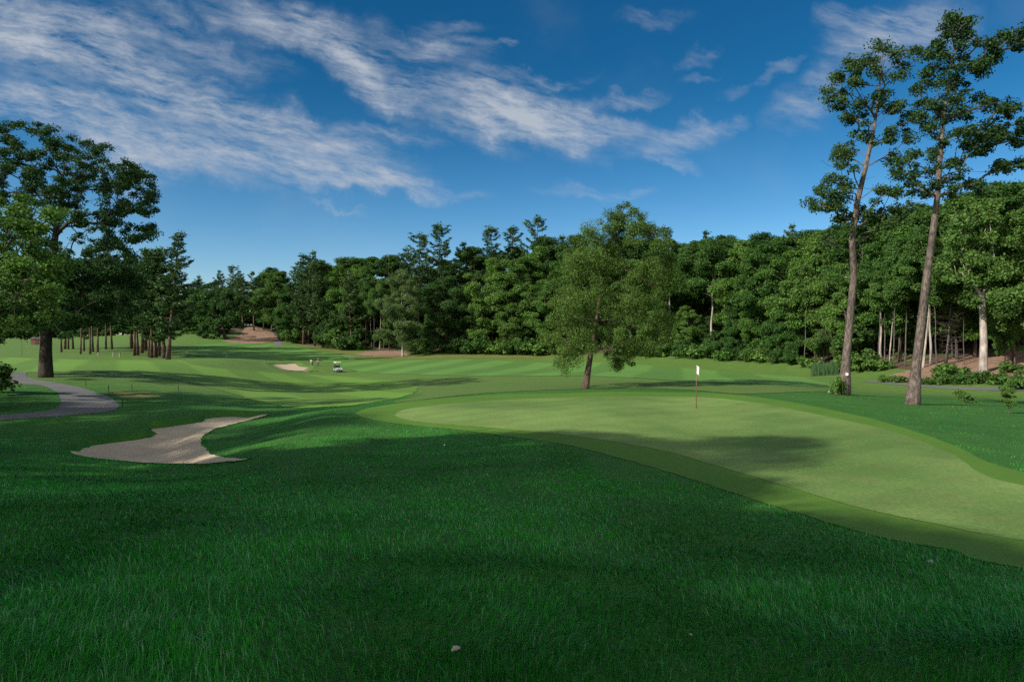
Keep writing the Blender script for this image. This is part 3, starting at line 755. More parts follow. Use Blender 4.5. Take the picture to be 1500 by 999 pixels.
# the lone olive tree behind the green
b = at(857, 55); rg = np.random.default_rng(51)
LT = [(857,572),(861,545),(866,515),(874,470),(880,430),(886,395),(895,360),(905,330),(914,306)]
tr = [loc3(px, py, 55 + .2 * math.sin(i * 2), b) for i, (px, py) in enumerate(LT)]; tr[0] = (0, 0, -.2)
outl = np.array([(918,296),(930,303),(942,318),(956,330),(976,358),(990,395),(990,430),(985,470),(975,500),(955,520),(925,528),(905,538),(890,520),(870,515),(850,522),(825,540),(812,520),(800,500),(798,480),(808,450),(806,420),(814,402),(829,374),(846,350),(866,328),(888,316),(905,304)], float)
cl = []
while len(cl) < 250:
    px, py = rg.uniform(794, 994), rg.uniform(298, 542)
    if not pip(outl, np.array([px]), np.array([py]))[0]: continue
    ax = np.interp(py, [q[1] for q in LT][::-1], [q[0] for q in LT][::-1])
    room = 5.2 * math.sqrt(max(.05, 1 - ((px - 893) / 105) ** 2)) * min(1, .35 + (py - 295) / 130)
    cl.append((*loc3(px, py, 55 + room * rg.uniform(-1, 1), b), .72 * rg.uniform(.6, 1.3) * min(1, .5 + (py - 295) / 80)))
for _k in range(45):
    py = rg.uniform(312, 420); ax = np.interp(py, [q[1] for q in LT][::-1], [q[0] for q in LT][::-1])
    cl.append((*loc3(ax + rg.normal() * 10, py, 55 + rg.uniform(-1.6, .8), b), .5))
for px, py in [(918,300),(928,310),(908,312),(938,318),(898,322),(955,330),(972,340),(880,326),(815,532),(828,545),(806,515),(905,540),(925,533),(800,490),(985,360),(990,470)]:
    cl.append((*loc3(px, py, 55 + rg.uniform(-1, 1), b), .42))
LONE = hero('lone_tree', b, tr, [.31,.225,.19,.16,.13,.095,.06,.04,.022], np.array(cl), 'lone olive green tree with a slanting trunk on the rough behind the green', 'tree', B_brown, L_olive, 51, 1050, .125, None, up_pen=.15, zmin=3.2, rmin=.009, flat=.85, up=.2, aspect=.5, droop=.5)

# the big dark tree on the left
b = at(67, 65); rg = np.random.default_rng(61)
BT = [(67,554),(67,520),(68,485),(70,450),(74,410),(78,370),(84,325),(90,280),(95,240)]
tr = [loc3(px, py, 65 + .2 * math.sin(i), b) for i, (px, py) in enumerate(BT)]; tr[0] = (0, 0, -.2)
outl = np.array([(0,180),(30,178),(60,182),(85,188),(110,200),(128,208),(150,214),(168,222),(190,227),(210,245),(224,262),(232,295),(228,320),(231,345),(210,355),(200,378),(186,392),(204,415),(203,445),(192,462),(165,458),(150,470),(118,482),(90,494),(60,482),(20,498),(-30,500),(-70,470),(-110,400),(-120,310),(-90,220),(-40,186)], float)
cl = []
def gapf(px, py):   # airy upper crown, dense lower one
    n = float(vnoise(np.array([px / 15.0]), np.array([py / 12.0]), 7)[0])
    return n > (.25 if py < 385 else .02)
n_t = 0
while len(cl) < 900 and n_t < 20000:
    n_t += 1
    px, py = rg.uniform(-122, 234), rg.uniform(178, 502)
    if not pip(outl, np.array([px]), np.array([py]))[0] or not gapf(px, py): continue
    e = max(.08, 1 - ((px - 58) / 178) ** 2); room = 8.5 * math.sqrt(e)
    d = 65 + room * rg.uniform(-1, 1)
    cl.append((*loc3(px, py, d, b), (.66 if py < 385 else .85) * rg.uniform(.6, 1.25)))
BIG = hero('maple_tree', b, tr, [.66,.50,.46,.42,.36,.28,.20,.13,.06], np.array(cl), 'large dark maple with a thick trunk beside the left cart path', 'tree', B_dark, L_maple, 61, 560, .185, None, zmin=5.0, up_pen=1.0, rmin=.013, flat=.62, up=.5)

# bright nearer tree at the left edge, its trunk outside the picture
b = at(-70, 41); rg = np.random.default_rng(71)
outl = np.array([(0,292),(25,284),(50,290),(72,302),(80,325),(78,345),(92,360),(100,390),(96,420),(88,450),(80,475),(55,482),(20,488),(-30,490),(-120,480),(-190,420),(-190,340),(-120,280),(-50,270)], float)
cl = []
while len(cl) < 150:
    px, py = rg.uniform(-190, 102), rg.uniform(270, 490)
    if not pip(outl, np.array([px]), np.array([py]))[0]: continue
    e = max(.08, 1 - ((px + 45) / 150) ** 2); d = 41 + 5.0 * math.sqrt(e) * rg.uniform(-1, 1)
    cl.append((*loc3(px, py, d, b), .75 * rg.uniform(.6, 1.25)))
tr = [(0, 0, -.2), (0, 0, 2), (.1, 0, 4), (.2, .1, 6.5), (.3, 0, 9)]
hero('maple_tree', b, tr, [.32,.24,.21,.15,.07], np.array(cl), 'bright green tree overhanging the left edge before the large dark maple', 'tree', B_brown, L_light, 71, 620, .19, None, zmin=2.8, up_pen=1.0, rmin=.016, flat=.6, up=.6)

# leaning dark tree at the foot of the far brown bank
b = at(333, 222); rg = np.random.default_rng(81)
tr = [loc3(px, py, 222, b) for px, py in [(333,504),(329,492),(326,478),(318,462),(312,445)]]; tr[0] = (0, 0, -.2)
cl = [(*loc3(rg.uniform(288, 352), rg.uniform(428, 482), 222 + rg.uniform(-5, 5), b), 1.6 * rg.uniform(.7, 1.2)) for _ in range(46)] + [(*loc3(px, py, 220, b), 1.3) for px, py in [(300,492),(310,497),(292,488),(318,490)]]
hero('leaning_tree', b, tr, [.7,.5,.4,.3,.15], np.array(cl), 'dark leaning tree with low crooked limbs before the far brown bank', 'tree', B_dark, L_dark, 81, 150, .6, None, rmin=.04)

# pale forked trunk on the right bank
b = at(1440, 80); rg = np.random.default_rng(91)
FT = [(1440,541),(1441,500),(1440,465),(1438,432)]
tr = [loc3(px, py, 80, b) for px, py in FT]; tr[0] = (0, 0, -.2)
cl = [(*loc3(px + rg.normal() * 6, py + rg.normal() * 5, 80 + rg.uniform(-3, 3), b), 1.15 * rg.uniform(.7, 1.2)) for px, py in
      [(1395,350),(1410,330),(1430,335),(1450,325),(1470,335),(1490,345),(1400,375),(1420,360),(1445,350),(1465,360),(1485,370),(1380,395),(1405,400),(1425,385),(1450,380),(1470,395),(1390,410),(1415,412),(1460,405),(1480,400),(1440,300),(1460,310),(1420,310),(1500,320),(1400,300)] for _k in range(2)]
def fork(mb):
    mb.tube([loc3(px, py, 80, b) for px, py in [(1438,434),(1428,420),(1418,412),(1408,398)]], [.2,.15,.11,.06], 6, False)
    mb.tube([loc3(px, py, 80, b) for px, py in [(1438,434),(1444,420),(1452,412),(1462,400)]], [.2,.15,.11,.06], 6, False)
hero('forked_tree', b, tr, [.5,.40,.37,.32], np.array(cl), 'tree with a pale straight trunk that forks high on the brown right bank', 'tree', B_pale, L_mid, 91, 240, .36, None, fork, up_pen=.8)

# ------------------------------------------------------------------ pine grove on the left
GROVE = [(90,519,'pine_tall',21),(95,514,'pine_low',23),(100,514,'pine_tall',22),(107,514,'pine_full',24),(118,522,'pine_tall',20),(123,517,'pine_low',18),(132,522,'pine_tall',21),(136,518,'pine_tall',24),(143,519,'pine_full',22),(155,514,'pine_tall',25),(164,514,'pine_full',26),
         (193,513,'pine_low',25),(197,522,'pine_full',21),(202,521,'pine_full',23),(208,518,'pine_full',25),(213,514,'pine_low',26),(219,523,'pine_low',22),(222,524,'pine_full',23),(228,523,'pine_low',22),(233,521,'pine_full',25),(241,524,'pine_low',24),(246,526,'pine_low',27)]
for i, (px, py, k, h) in enumerate(GROVE):
    D = float(np.interp(py, [513, 519, 526], [178, 160, 143]))
    where = 'pine' if i < 11 else 'pine'
    if i < 11: lab = f"grove pine behind the large dark maple, {ORD[i]} trunk of that cluster from its left"
    else: lab = f"grove pine in the right hand cluster, {ORD[i - 11]} trunk of that cluster from its left"
    if i == 21: lab = 'outermost full pine of the grove, standing next to the shaded mown valley'
    plant(k, at(px, D), h * 1.0, lab, 'pine_tree', 'tree', 'pines of the grove on the left lawn', .85 if i < 11 else 1.12)

# ------------------------------------------------------------------ the forest edge
MARK = [(370, 'the far brown bank'), (495, 'the golf cart'), (590, 'the pale silvery tree'), (857, 'the lone olive tree'), (1020, 'the flagstick'), (1237, 'the tagged oak'), (1336, 'the tallest leaning oak'), (1440, 'the pale forked trunk')]
PEND = []
def later(px, key, D, h, word, name, cat, row, group, wide=1.0): PEND.append((px, key, D, h, word, name, cat, row, group, wide))
def flush():
    rows = {}
    for r in PEND:
        m = min(range(len(MARK)), key=lambda i: abs(MARK[i][0] - r[0])); side = 'right' if r[0] >= MARK[m][0] else 'left'
        rows.setdefault((r[7], r[4], m, side), []).append(r)
    for (row, word, m, side), rs in rows.items():
        rs.sort(key=lambda r: abs(r[0] - MARK[m][0]))
        for i, r in enumerate(rs):
            px, key, D, h, _, name, cat, _, group, wide = r
            n = '' if len(rs) == 1 else (', nearest ' if i == 0 else f', {ORD[i]} ')
            lab = f"{word} {row}{n or ', '}{side} of {MARK[m][1]}"
            plant(key, at(px, D), h, lab, name, cat, group, wide)
def ytop(px, D, y):    # height a tree needs for its top to reach pixel row y
    return EYE + (HY - y) / F * D - at(px, D).z
G1, G2, G3 = 'trees along the forest edge', 'trees standing behind the forest edge', 'trees at the back of the forest'
ED, RB, BK = 'at the forest edge', 'rising behind the forest edge', 'at the forest back'
WORD = {'round': 'mid green tree', 'tall': 'dark tall tree', 'oval': 'light green oval tree', 'skirt': 'ground-skirted tree', 'layered': 'light green layered tree', 'pale': 'pale tree', 'slim': 'slim light green tree', 'dark': 'dark bushy tree', 'pole': 'thin bare-trunked tree', 'high': 'pale-trunked high-crowned tree',
        'pine_full': 'full pine', 'pine_tall': 'tall bare-trunked pine', 'pine_open': 'open-crowned pine', 'pine_low': 'low-boughed pine', 'spruce': 'small dark spruce', 'dead': 'dead brown spruce',
        'bush_a': 'green bush', 'bush_b': 'light green bush', 'bush_c': 'dark green bush', 'bush_low': 'low green bush', 'bush_low2': 'low light green bush'}
def tree(px, key, k, y, row=ED, g=G1, wide=1.0, dD=0):
    D = edge_D(px) * k + dD
    nm = 'pine_tree' if key.startswith('pine') else 'spruce_tree' if key in ('spruce', 'dead') else 'broadleaf_tree'
    later(px, key, D, ytop(px, D, y), WORD[key], nm, 'tree', row, g, wide)
# front row, left to right: pixel column, kind, depth factor, top row
for a in [(262,'dark',1.0,432,1.3),(285,'round',1.02,420,1.4),(305,'oval',1.06,425,1.2),(356,'pine_full',1.06,396,.9),(372,'pine_tall',1.07,398,1.0),(386,'pine_tall',1.1,402,1.0),(408,'round',1.02,394,1.3),(420,'skirt',.99,425,1.1),
          (445,'pine_low',1.0,372,1.1),(452,'pine_full',1.03,367,1.0),(461,'pine_open',1.0,385,1.0),(478,'dark',1.02,440,.9),(488,'skirt',1.0,452,.8),(497,'oval',1.06,388,1.1),(515,'pine_full',1.0,398,1.0),(525,'round',1.08,385,1.1),(536,'pine_tall',1.03,408,.9),
          (545,'high',1.05,400,.9),(556,'high',1.03,415,.8),(570,'skirt',1.04,430,.7),(628,'skirt',.995,455,.8),(655,'dark',1.0,403,1.25),(700,'slim',.99,420,1.1),(722,'oval',1.02,378,1.25),(752,'skirt',1.0,420,1.2),(765,'round',1.03,372,1.15),(800,'layered',1.0,405,1.1),(790,'oval',1.06,360,1.1),(832,'round',1.02,362,1.1),
          (925,'round',1.02,375,1.1),(958,'layered',1.0,430,1.0),(985,'high',1.05,352,1.2),(1005,'layered',1.0,445,.9),(1040,'high',1.03,350,1.25),(1072,'skirt',1.0,435,.85),(1085,'oval',1.04,352,1.1),(1105,'layered',1.0,420,.9),(1130,'round',1.03,350,1.1),(1150,'skirt',1.0,405,.95),(1168,'layered',1.03,360,1.1),(1195,'oval',1.04,345,1.0),
          (1205,'dead',1.0,455,1.0),(1222,'skirt',1.02,400,.8),(1240,'layered',1.02,380,.9),(1290,'high',1.03,345,1.0),(1302,'high',1.02,380,.8),(1318,'oval',1.05,330,1.1),(1286,'pole',.99,395,.9),(1296,'pole',1.03,372,1.0),(1308,'pole',1.0,385,.9),(1326,'pole',1.02,365,1.0),(1345,'pole',1.05,370,.9),(1372,'pole',1.0,380,1.0),(1395,'pole',1.1,360,1.0),(1412,'pole',1.04,392,.8),(1178,'pole',1.0,390,.9),(1218,'pole',1.04,370,1.0),(548,'pole',1.0,425,.9),(562,'pole',1.01,432,.8),(1352,'high',1.02,350,1.0),(1364,'high',1.04,330,1.0),(1385,'dead',1.04,395,1.25),(1402,'layered',1.08,340,1.0),(1428,'oval',1.1,310,1.0),(1472,'layered',1.04,430,.6),(1485,'oval',1.06,330,1.0),(1505,'round',1.0,300,1.0)]:
    tree(a[0], a[1], a[2], a[3], ED, G1, a[4])
later(590, 'pale', 172, ytop(590, 172, 395), 'pale silvery tree', 'broadleaf_tree', 'tree', 'standing alone before the forest edge', G1, 1.05)
# second row: what stands up behind
for a in [(292,'pine_full',1.12,404,1.0),(325,'pine_full',1.13,396,1.0),(342,'pine_open',1.12,390,1.0),(398,'tall',1.12,392,1.2),(432,'pine_full',1.12,384,1.0),(470,'tall',1.1,382,1.2),(505,'tall',1.15,378,1.3),(540,'round',1.15,372,1.4),(572,'tall',1.15,374,1.3),(594,'pine_full',1.14,362,1.0),(612,'pine_open',1.1,344,1.15),(641,'pine_open',1.12,331,1.1),(676,'pine_full',1.15,354,1.0),(690,'tall',1.15,362,1.2),
          (727,'pine_open',1.16,334,1.0),(752,'pine_tall',1.2,330,1.1),(783,'pine_open',1.18,319,1.0),(800,'tall',1.18,348,1.2),(818,'pine_full',1.25,346,1.0),(845,'tall',1.15,345,1.3),(885,'round',1.15,352,1.3),(915,'tall',1.15,350,1.3),(950,'round',1.18,345,1.3),(978,'pine_open',1.22,334,1.0),(1012,'round',1.16,350,1.3),(1038,'pine_full',1.25,338,.9),(1062,'tall',1.15,345,1.3),
          (1095,'round',1.16,346,1.2),(1118,'tall',1.18,342,1.3),(1148,'pine_full',1.28,330,.9),(1150,'round',1.15,342,1.2),(1182,'tall',1.18,338,1.3),(1212,'round',1.15,332,1.2),(1230,'tall',1.15,330,1.2),(1262,'round',1.12,325,1.1),(1285,'tall',1.18,318,1.2),(1330,'round',1.15,312,1.2),(1350,'tall',1.2,300,1.2),(1378,'round',1.15,300,1.1),(1410,'tall',1.22,284,1.2),(1440,'round',1.2,276,1.2),(1465,'tall',1.22,268,1.2),(1500,'round',1.2,258,1.2),(1540,'tall',1.1,262,1.2)]:
    tree(a[0], a[1], a[2], a[3], RB, G2, a[4])
# third row closes the gaps
rgf = np.random.default_rng(5)
for px in list(range(290, 1510, 31)):
    y = np.interp(px, [300, 450, 600, 750, 900, 1050, 1200, 1350, 1500], [412, 395, 385, 365, 362, 358, 350, 325, 285]) + rgf.uniform(-3, 9)
    tree(px + rgf.uniform(-8, 8), ['tall', 'oval', 'dark', 'dark'][rgf.integers(4)], 1.34, y, BK, G3, 1.35)
for px in (352, 366, 381, 396, 410): tree(px, 'dark', 1.25, 440, BK, G3, 1.2)
# far wood beyond the left lawn
for i, px in enumerate(range(-90, 280, 15)):
    D = edge_D(px) * (1 + .04 * math.sin(i * 2.3))
    later(px, ['dark', 'skirt', 'pine_low', 'dark', 'skirt', 'round'][i % 6], D, ytop(px, D, 440 + 14 * math.sin(i * 1.7)), 'far ' + WORD[['dark', 'skirt', 'pine_low', 'dark', 'skirt', 'round'][i % 6]], 'pine_tree' if i % 6 == 2 else 'broadleaf_tree', 'tree', 'beyond the left lawn', 'far trees beyond the left lawn', 1.6)
# saplings and lower growth in the dark between the trunks
for i, px in enumerate(list(range(255, 1530, 17))):
    for k, hh in ((1.07, 6.0), (1.2, 12.0)):
        if (340 < px < 420 or px > 1292) and k < 1.1 or 1285 < px < 1420: continue
        D = edge_D(px) * (k + .02 * math.sin(i * 3.1))
        plant((['dark', 'skirt', 'oval', 'dark'] if k > 1.1 else ['bush_c', 'skirt', 'dark', 'bush_a'])[i % 4], at(px + 5 * math.sin(i * 1.7), D), hh * (1 + .3 * math.sin(i * 2.1)) * (.7 if px > 1280 and k < 1.1 else 1), 'shaded sapling in the dark gaps between the forest trunks', 'sapling', 'sapling', 'saplings under the forest trees', 1.5)
for i, px in enumerate(range(-110, 330, 12)):
    D = edge_D(px) * .985
    plant(['bush_c', 'bush_a'][i % 2], at(px + 4 * math.sin(i * 2.2), D), 6.0 + 1.5 * math.sin(i * 1.9), 'low shaded bush closing the far end of the left lawn', 'bush', 'bush', 'bushes at the far end of the left lawn', 1.7)
for i, px in enumerate(range(326, 428, 8)):
    D = edge_D(px) * (1.17 + .03 * math.sin(i * 2.0))
    plant(['bush_c', 'bush_a'][i % 2], at(px, D), 7.5 + 1.5 * math.sin(i * 1.3), 'shaded bush behind the crest of the far brown bank', 'bush', 'bush', 'bushes behind the far brown bank', 1.5)
# bushes along the foot of the wood
EB = 'at the forest foot'
for px, k, kk, h in [(430,'bush_a',.985,5),(478,'bush_c',.985,6),(497,'bush_a',.98,6.5),(508,'bush_c',.985,5),(520,'bush_a',.99,4.5),(612,'bush_b',.985,4),(640,'bush_c',.985,5.5),(665,'bush_a',.985,4),(682,'bush_c',.985,5.5),(705,'bush_a',.985,5),(728,'bush_b',.985,5),(748,'bush_a',.985,4.5),(770,'bush_c',.985,5),(790,'bush_b',.985,5),(812,'bush_a',.985,5.5),(835,'bush_b',.985,4.5),
                     (905,'bush_a',.985,4.2),(922,'bush_b',.98,3.8),(942,'bush_c',.985,4.5),(960,'bush_b',.98,3.6),(982,'bush_a',.985,4),(1003,'bush_c',.985,4),(1022,'bush_b',.985,3.5),(1042,'bush_a',.985,3.8),(1062,'bush_b',.985,3.2),(1083,'bush_c',.985,3.5),(1102,'bush_a',.985,3.6),(1122,'bush_b',.985,2.8),(1142,'bush_c',.985,2.6),(1160,'bush_a',.98,2.2),(1252,'bush_b',.98,3.0),(1268,'bush_a',.98,3.2),(1284,'bush_b',.985,2.4)]:
    later(px, k, edge_D(px) * kk, h, WORD[k], 'bush', 'bush', EB, 'bushes at the foot of the wood', 1.15)
for px, k, D, h in [(1300,'bush_low2',80,1.1),(1318,'bush_low',79,1.0),(1352,'bush_low',76,.95),(1366,'bush_low2',75.5,1.0),(1380,'bush_low',75,1.1),(1394,'bush_low',75,1.4),(1408,'bush_low',74.5,1.3),(1420,'bush_low',74.5,1.5),(1436,'bush_low2',74,1.2),(1448,'bush_low',74,1.7),(1462,'bush_low',73.5,1.4),(1476,'bush_low2',73.5,1.1),(1492,'bush_low',73,1.3),(1385,'bush_low2',79,2.1),(1398,'bush_low2',80,1.6),(1480,'bush_low',79,1.6)]:
    later(px, k if k == 'bush_low' or px % 3 else 'bush_low', D, h * .82, WORD[k if k == 'bush_low' or px % 3 else 'bush_low'], 'bush', 'bush', 'above the right cart path', 'low bushes along the right cart path', 1.2)
flush()
plant('bush_c', at(-22, 46), 3.4, 'dark bush at the left edge where the cart path bends out of sight', 'bush', 'bush', None, 1.1)
plant('bush_a', at(-38, 38), 2.4, 'nearer green bush at the left edge beside the grassy path island', 'bush', 'bush', None, 1.0)
wb = plant('bush_low2', at(1187, 101), 1.7, 'pale flowering bush at the forest foot left of the reeds', 'bush', 'bush', None, 1.1)
plant('bush_low2', at(1228, 44.2), 1.15, 'small yellowish shrub at the foot of the tagged oak', 'bush', 'bush', None, .55)
plant('bush_low', at(1413, 47), .8, 'small dark shrub on the slope right of the tallest leaning oak', 'bush', 'bush', None, 1.0)
plant('slim', at(1478, 37), 1.9, 'thin leafy sapling on the right slope near the picture edge', 'sapling', 'sapling', None, 1.3)
plant('bush_low2', at(1489, 70), 1.2, 'light bush at the right end of the cart path', 'bush', 'bush', None, 1.2)

# trees outside the picture on the left: they throw the shade over the near slope
sdir = np.array([L.x, L.y]) / math.hypot(L.x, L.y)
def shade_h(x, y, r, cap):
    """tallest tree here whose shadow stops short of the mown collar"""
    best = cap; side = np.array([-sdir[1], sdir[0]])
    for o in (-r * .3, 0, r * .3):
        sv = np.arange(2, 60, .5); X = x + sdir[0] * sv + side[0] * o; Y = y + sdir[1] * sv + side[1] * o
        hit = sdist(COLLAR, X, Y) > 1.2
        if hit.any():
            k = int(np.argmax(hit)); d = sv[k]
            best = min(best, d * math.tan(R(SUN_EL)) + float(terr([X[k]], [Y[k]])[0] - terr([x], [y])[0]))
    return best
SHADE = [(-24, -3, 'dark'), (-30, 3, 'round'), (-36, 12, 'dark'), (-43, 20, 'oval'), (-26, -11, 'oval'), (-16, -7, 'round'), (-35, -6, 'tall'), (-44, 7, 'tall'), (-33, 22, 'oval'), (-52, 24, 'tall'), (-20, 3, 'skirt'), (-33, -13, 'tall')]
for i, (x, y, k) in enumerate(SHADE):
    z = float(terr([x], [y])[0]); hh = shade_h(x, y, 5.0, 22)
    if (x, y) == (-33, 22): hh = min(hh, 11)
    if hh < 6: continue
    plant(k if y < 4 else 'shade_a' if i % 2 else 'shade_b', (x, y, z), hh, f'shade tree outside the picture on the near left slope, {ORD[i]} of its row', 'broadleaf_tree', 'tree', 'shade trees on the near left', 1.35 * min(1.6, 20 / max(hh, 12)))
z = float(terr([-19.5], [4.5])[0])
plant('shade_c', (-19.5, 4.5, z), 19.5, 'high-crowned shade tree outside the picture that dims the middle of the green', 'broadleaf_tree', 'tree', 'shade trees on the near left', 1.0)

# ------------------------------------------------------------------ grass blades of the rough
def blades(name, N, d0, d1, seed, label, hmul=1.0, wmul=1.0, spread=.98, mask=None, cols=None, pts=None):
    rg = np.random.default_rng(seed)
    if pts is None:
        D = np.exp(rg.uniform(math.log(d0), math.log(d1), N)); X = rg.uniform(-1, 1, N) * (spread * D + 3.0)
    else: X, D = pts
    keep = sdist(COLLAR[::5], X, D) < .03
    keep &= ~((X > 2) & (D > 15) & (rg.uniform(0, 1, len(X)) < .75))
    for P in (BUNKER, PATH): keep &= sdist(P, X, D) < .03
    if mask is not None: keep &= mask(X, D)
    # clumps and thin spots
    keep &= rg.uniform(0, 1, len(X)) < .55 + .6 * vnoise(X * 2.1, D * 2.1, 3)
    X, D = X[keep], D[keep]; n = len(X); Z = terr(X, D)
    r = np.hypot(X, D)
    h = (.04 + .035 * vnoise(X * 1.3, D * 1.3, 5) + .022 * np.clip(1.4 - r / 9, 0, 1)) * rg.uniform(.5, 1.35, n) * hmul
    wd = .0036 * np.clip(r / 4.2, 1, 4.0) * rg.uniform(.7, 1.3, n) * wmul
    a = 2 * math.pi * vnoise(X * .35, D * .35, 8) * 1.3 + rg.normal(0, .9, n)
    lean = rg.uniform(.3, 1.25, n) * (.5 + .8 * vnoise(X * .9, D * .9, 12))
    d = np.stack([np.cos(a), np.sin(a), np.zeros(n)], 1); s = np.stack([-np.sin(a + rg.normal(0, .6, n)), np.cos(a), np.zeros(n)], 1)
    s /= np.linalg.norm(s, axis=1)[:, None]
    b = np.stack([X, D, Z - .012], 1); up = np.array([0, 0, 1.0])
    h_, w_ = h[:, None], wd[:, None]; l_ = lean[:, None]
    m = b + up * h_ * .58 + d * h_ * l_ * .30
    tip = b + up * h_ * (1 - .35 * l_) + d * h_ * l_ * .95
    V = np.stack([b - s * w_ / 2, b + s * w_ / 2, m + s * w_ * .38, m - s * w_ * .38, tip], 1).reshape(-1, 3)
    i0 = np.arange(n) * 5
    me = np_mesh(name, V, [np.stack([i0, i0 + 1, i0 + 2, i0 + 3], 1), np.stack([i0 + 3, i0 + 2, i0 + 4], 1)])
    return me
M_blade, t, p, out = new_mat('grass_blades')
g = t.n('ShaderNodeNewGeometry')
rnd = g.outputs['Random Per Island']
n1 = t.noise(g.outputs['Position'], .35, 3); n2 = t.noise(g.outputs['Position'], 2.2, 3, .6)
c = t.mix(t.ramp(n1, .3, .7), (.010, .140, .009), (.022, .225, .015))
c = t.mix(t.ramp(n2, .48, .72, 0, .7), c, (.045, .240, .060))
c = t.mix(1.0, c, t_gray(t, t.ramp(rnd, 0, .93,   .45, 1.6, False)), 'MULTIPLY')
c = t.mix(t.ramp(rnd, .965, .97), c, (.18, .30, .15))
t.l(c, p.inputs['Base Color']); p.inputs['Roughness'].default_value = .5; p.inputs['Specular IOR Level'].default_value = .10
tr = t.n('ShaderNodeBsdfTranslucent'); t.l(c, tr.inputs[0])
ms = t.n('ShaderNodeMixShader', i_0=.3); t.l(p.outputs[0], ms.inputs[1]); t.l(tr.outputs[0], ms.inputs[2]); t.l(ms.outputs[0], out.inputs[0])
obj('grass', blades('grass', 700000, 2.1, 52, 1, ''), None, M_blade, label='dense rough grass covering the shaded foreground slope', kind='stuff')
# longer wisps near the camera
M_wisp = leaf_mat('pale_grass_wisps', (.035, .18, .045), (.09, .27, .12), trans=.25, rough=.4, spec=.3)
obj('grass', blades('grass', 44000, 2.1, 13, 2, '', 1.45, .7), None, M_wisp, label='longer wispy grass blades in the nearest foreground', kind='stuff')
# ragged lip round the bunker
rg = np.random.default_rng(9); P = BUNKER; k = rg.integers(0, len(P), 16000); u = rg.uniform(0, 1, 16000)[:, None]
q = P[k] * (1 - u) + P[(k + 1) % len(P)] * u + rg.normal(0, .08, (16000, 2))
obj('grass', blades('grass', 0, 1, 2, 3, '', 1.1, .9, pts=(q[:, 0], q[:, 1])), None, M_blade, label='grass overhanging the edge of the bunker', kind='stuff')
# pale seed grass near the oaks
def tuft_pts(spots, seed):
    rg = np.random.default_rng(seed); xs = []
    for px, py, n, sx, sy in spots:
        c = gp(px, py); xs.append(np.stack([c[0] + rg.normal(0, sx, n), c[1] + rg.normal(0, sy, n)], 1))
    q = np.concatenate(xs); return q[:, 0], q[:, 1]
M_tall = leaf_mat('pale_tall_grass', (.085, .12, .035), (.13, .14, .05), trans=.2)
obj('grass', blades('grass', 0, 1, 2, 4, '', 3.0, .7, pts=tuft_pts([(1255,583,500,.9,.5),(1280,588,300,1.0,.6),(1218,573,260,.7,.4),(1180,572,120,1.2,.4),(1120,573,260,1.8,.4),(1088,570,250,.5,.3),(1060,571,150,1.0,.3),(1400,598,250,1.2,.8),(1430,602,250,1.4,.8)], 6)), None, M_tall, label='pale tall seed grass around the oaks behind the green', kind='stuff')
rgq = np.random.default_rng(77)
rx = []
for _ in range(420):
    D = 93 + rgq.uniform(-2, 2); px = rgq.uniform(1188, 1228); q = at(px, D); hh = rgq.uniform(1.1, 1.9)
    rx.append((q, hh))
mb = MB()
for q, hh in rx:
    a = rgq.uniform(0, 6.28); l = rgq.uniform(.05, .35); w_ = .03
    mb.add([(q.x - w_, q.y, q.z - .05), (q.x + w_, q.y, q.z - .05), (q.x + math.cos(a) * l * .4 + w_ * .7, q.y + math.sin(a) * l * .4, q.z + hh * .6), (q.x + math.cos(a) * l * .4 - w_ * .7, q.y + math.sin(a) * l * .4, q.z + hh * .6), (q.x + math.cos(a) * l, q.y + math.sin(a) * l, q.z + hh)], [(0, 1, 2, 3), (3, 2, 4)])
mb.build('reeds', L_reed, None, label='bed of upright reeds at the forest foot left of the tagged oak', kind='stuff')

# ------------------------------------------------------------------ golf things
S_white = simple_mat('white_paint', (.80, .80, .78), .4)
S_cream = simple_mat('cream_roof_plastic', (.74, .70, .52), .45)
S_grey = simple_mat('silver_body_paint', (.27, .285, .31), .3)
S_black = simple_mat('black_rubber', (.018, .018, .02), .7)
S_dark = simple_mat('dark_vinyl', (.03, .032, .036), .5)
S_steel = simple_mat('steel', (.35, .35, .36), .35, .8)
S_rust = simple_mat('rust_brown_pole', (.13, .055, .035), .5)
S_stake = simple_mat('dark_stake_wood', (.028, .026, .024), .8)
S_wood = simple_mat('weathered_post', (.16, .15, .125), .85)
S_brick = simple_mat('red_brown_boards', (.125, .045, .028), .85)
S_shroof = simple_mat('shed_roof_shingles', (.06, .05, .048), .9)
S_rock = simple_mat('grey_rock', (.26, .25, .24), .9, var=.3, bump=.8)
S_teal = simple_mat('teal_paint', (.03, .19, .20), .5)
S_leafd = simple_mat('dry_leaf', (.24, .225, .18), .8)
S_glass, tg_, pg_, og_ = new_mat('windshield_glass')
pg_.inputs['Transmission Weight'].default_value = 1.0; pg_.inputs['Roughness'].default_value = .05; pg_.inputs['IOR'].default_value = 1.1; pg_.inputs['Base Color'].default_value = (.9, .95, .95, 1)
S_skin = simple_mat('skin', (.45, .27, .19), .55)
S_hair = simple_mat('dark_hair', (.03, .022, .018), .7)
S_shirtw = simple_mat('pale_shirt', (.62, .62, .64), .8)
S_shirtd = simple_mat('dark_shirt', (.035, .04, .05), .8)
S_trs = simple_mat('dark_trousers', (.022, .022, .026), .8)
S_trg = simple_mat('dark_green_shorts', (.035, .045, .03), .8)

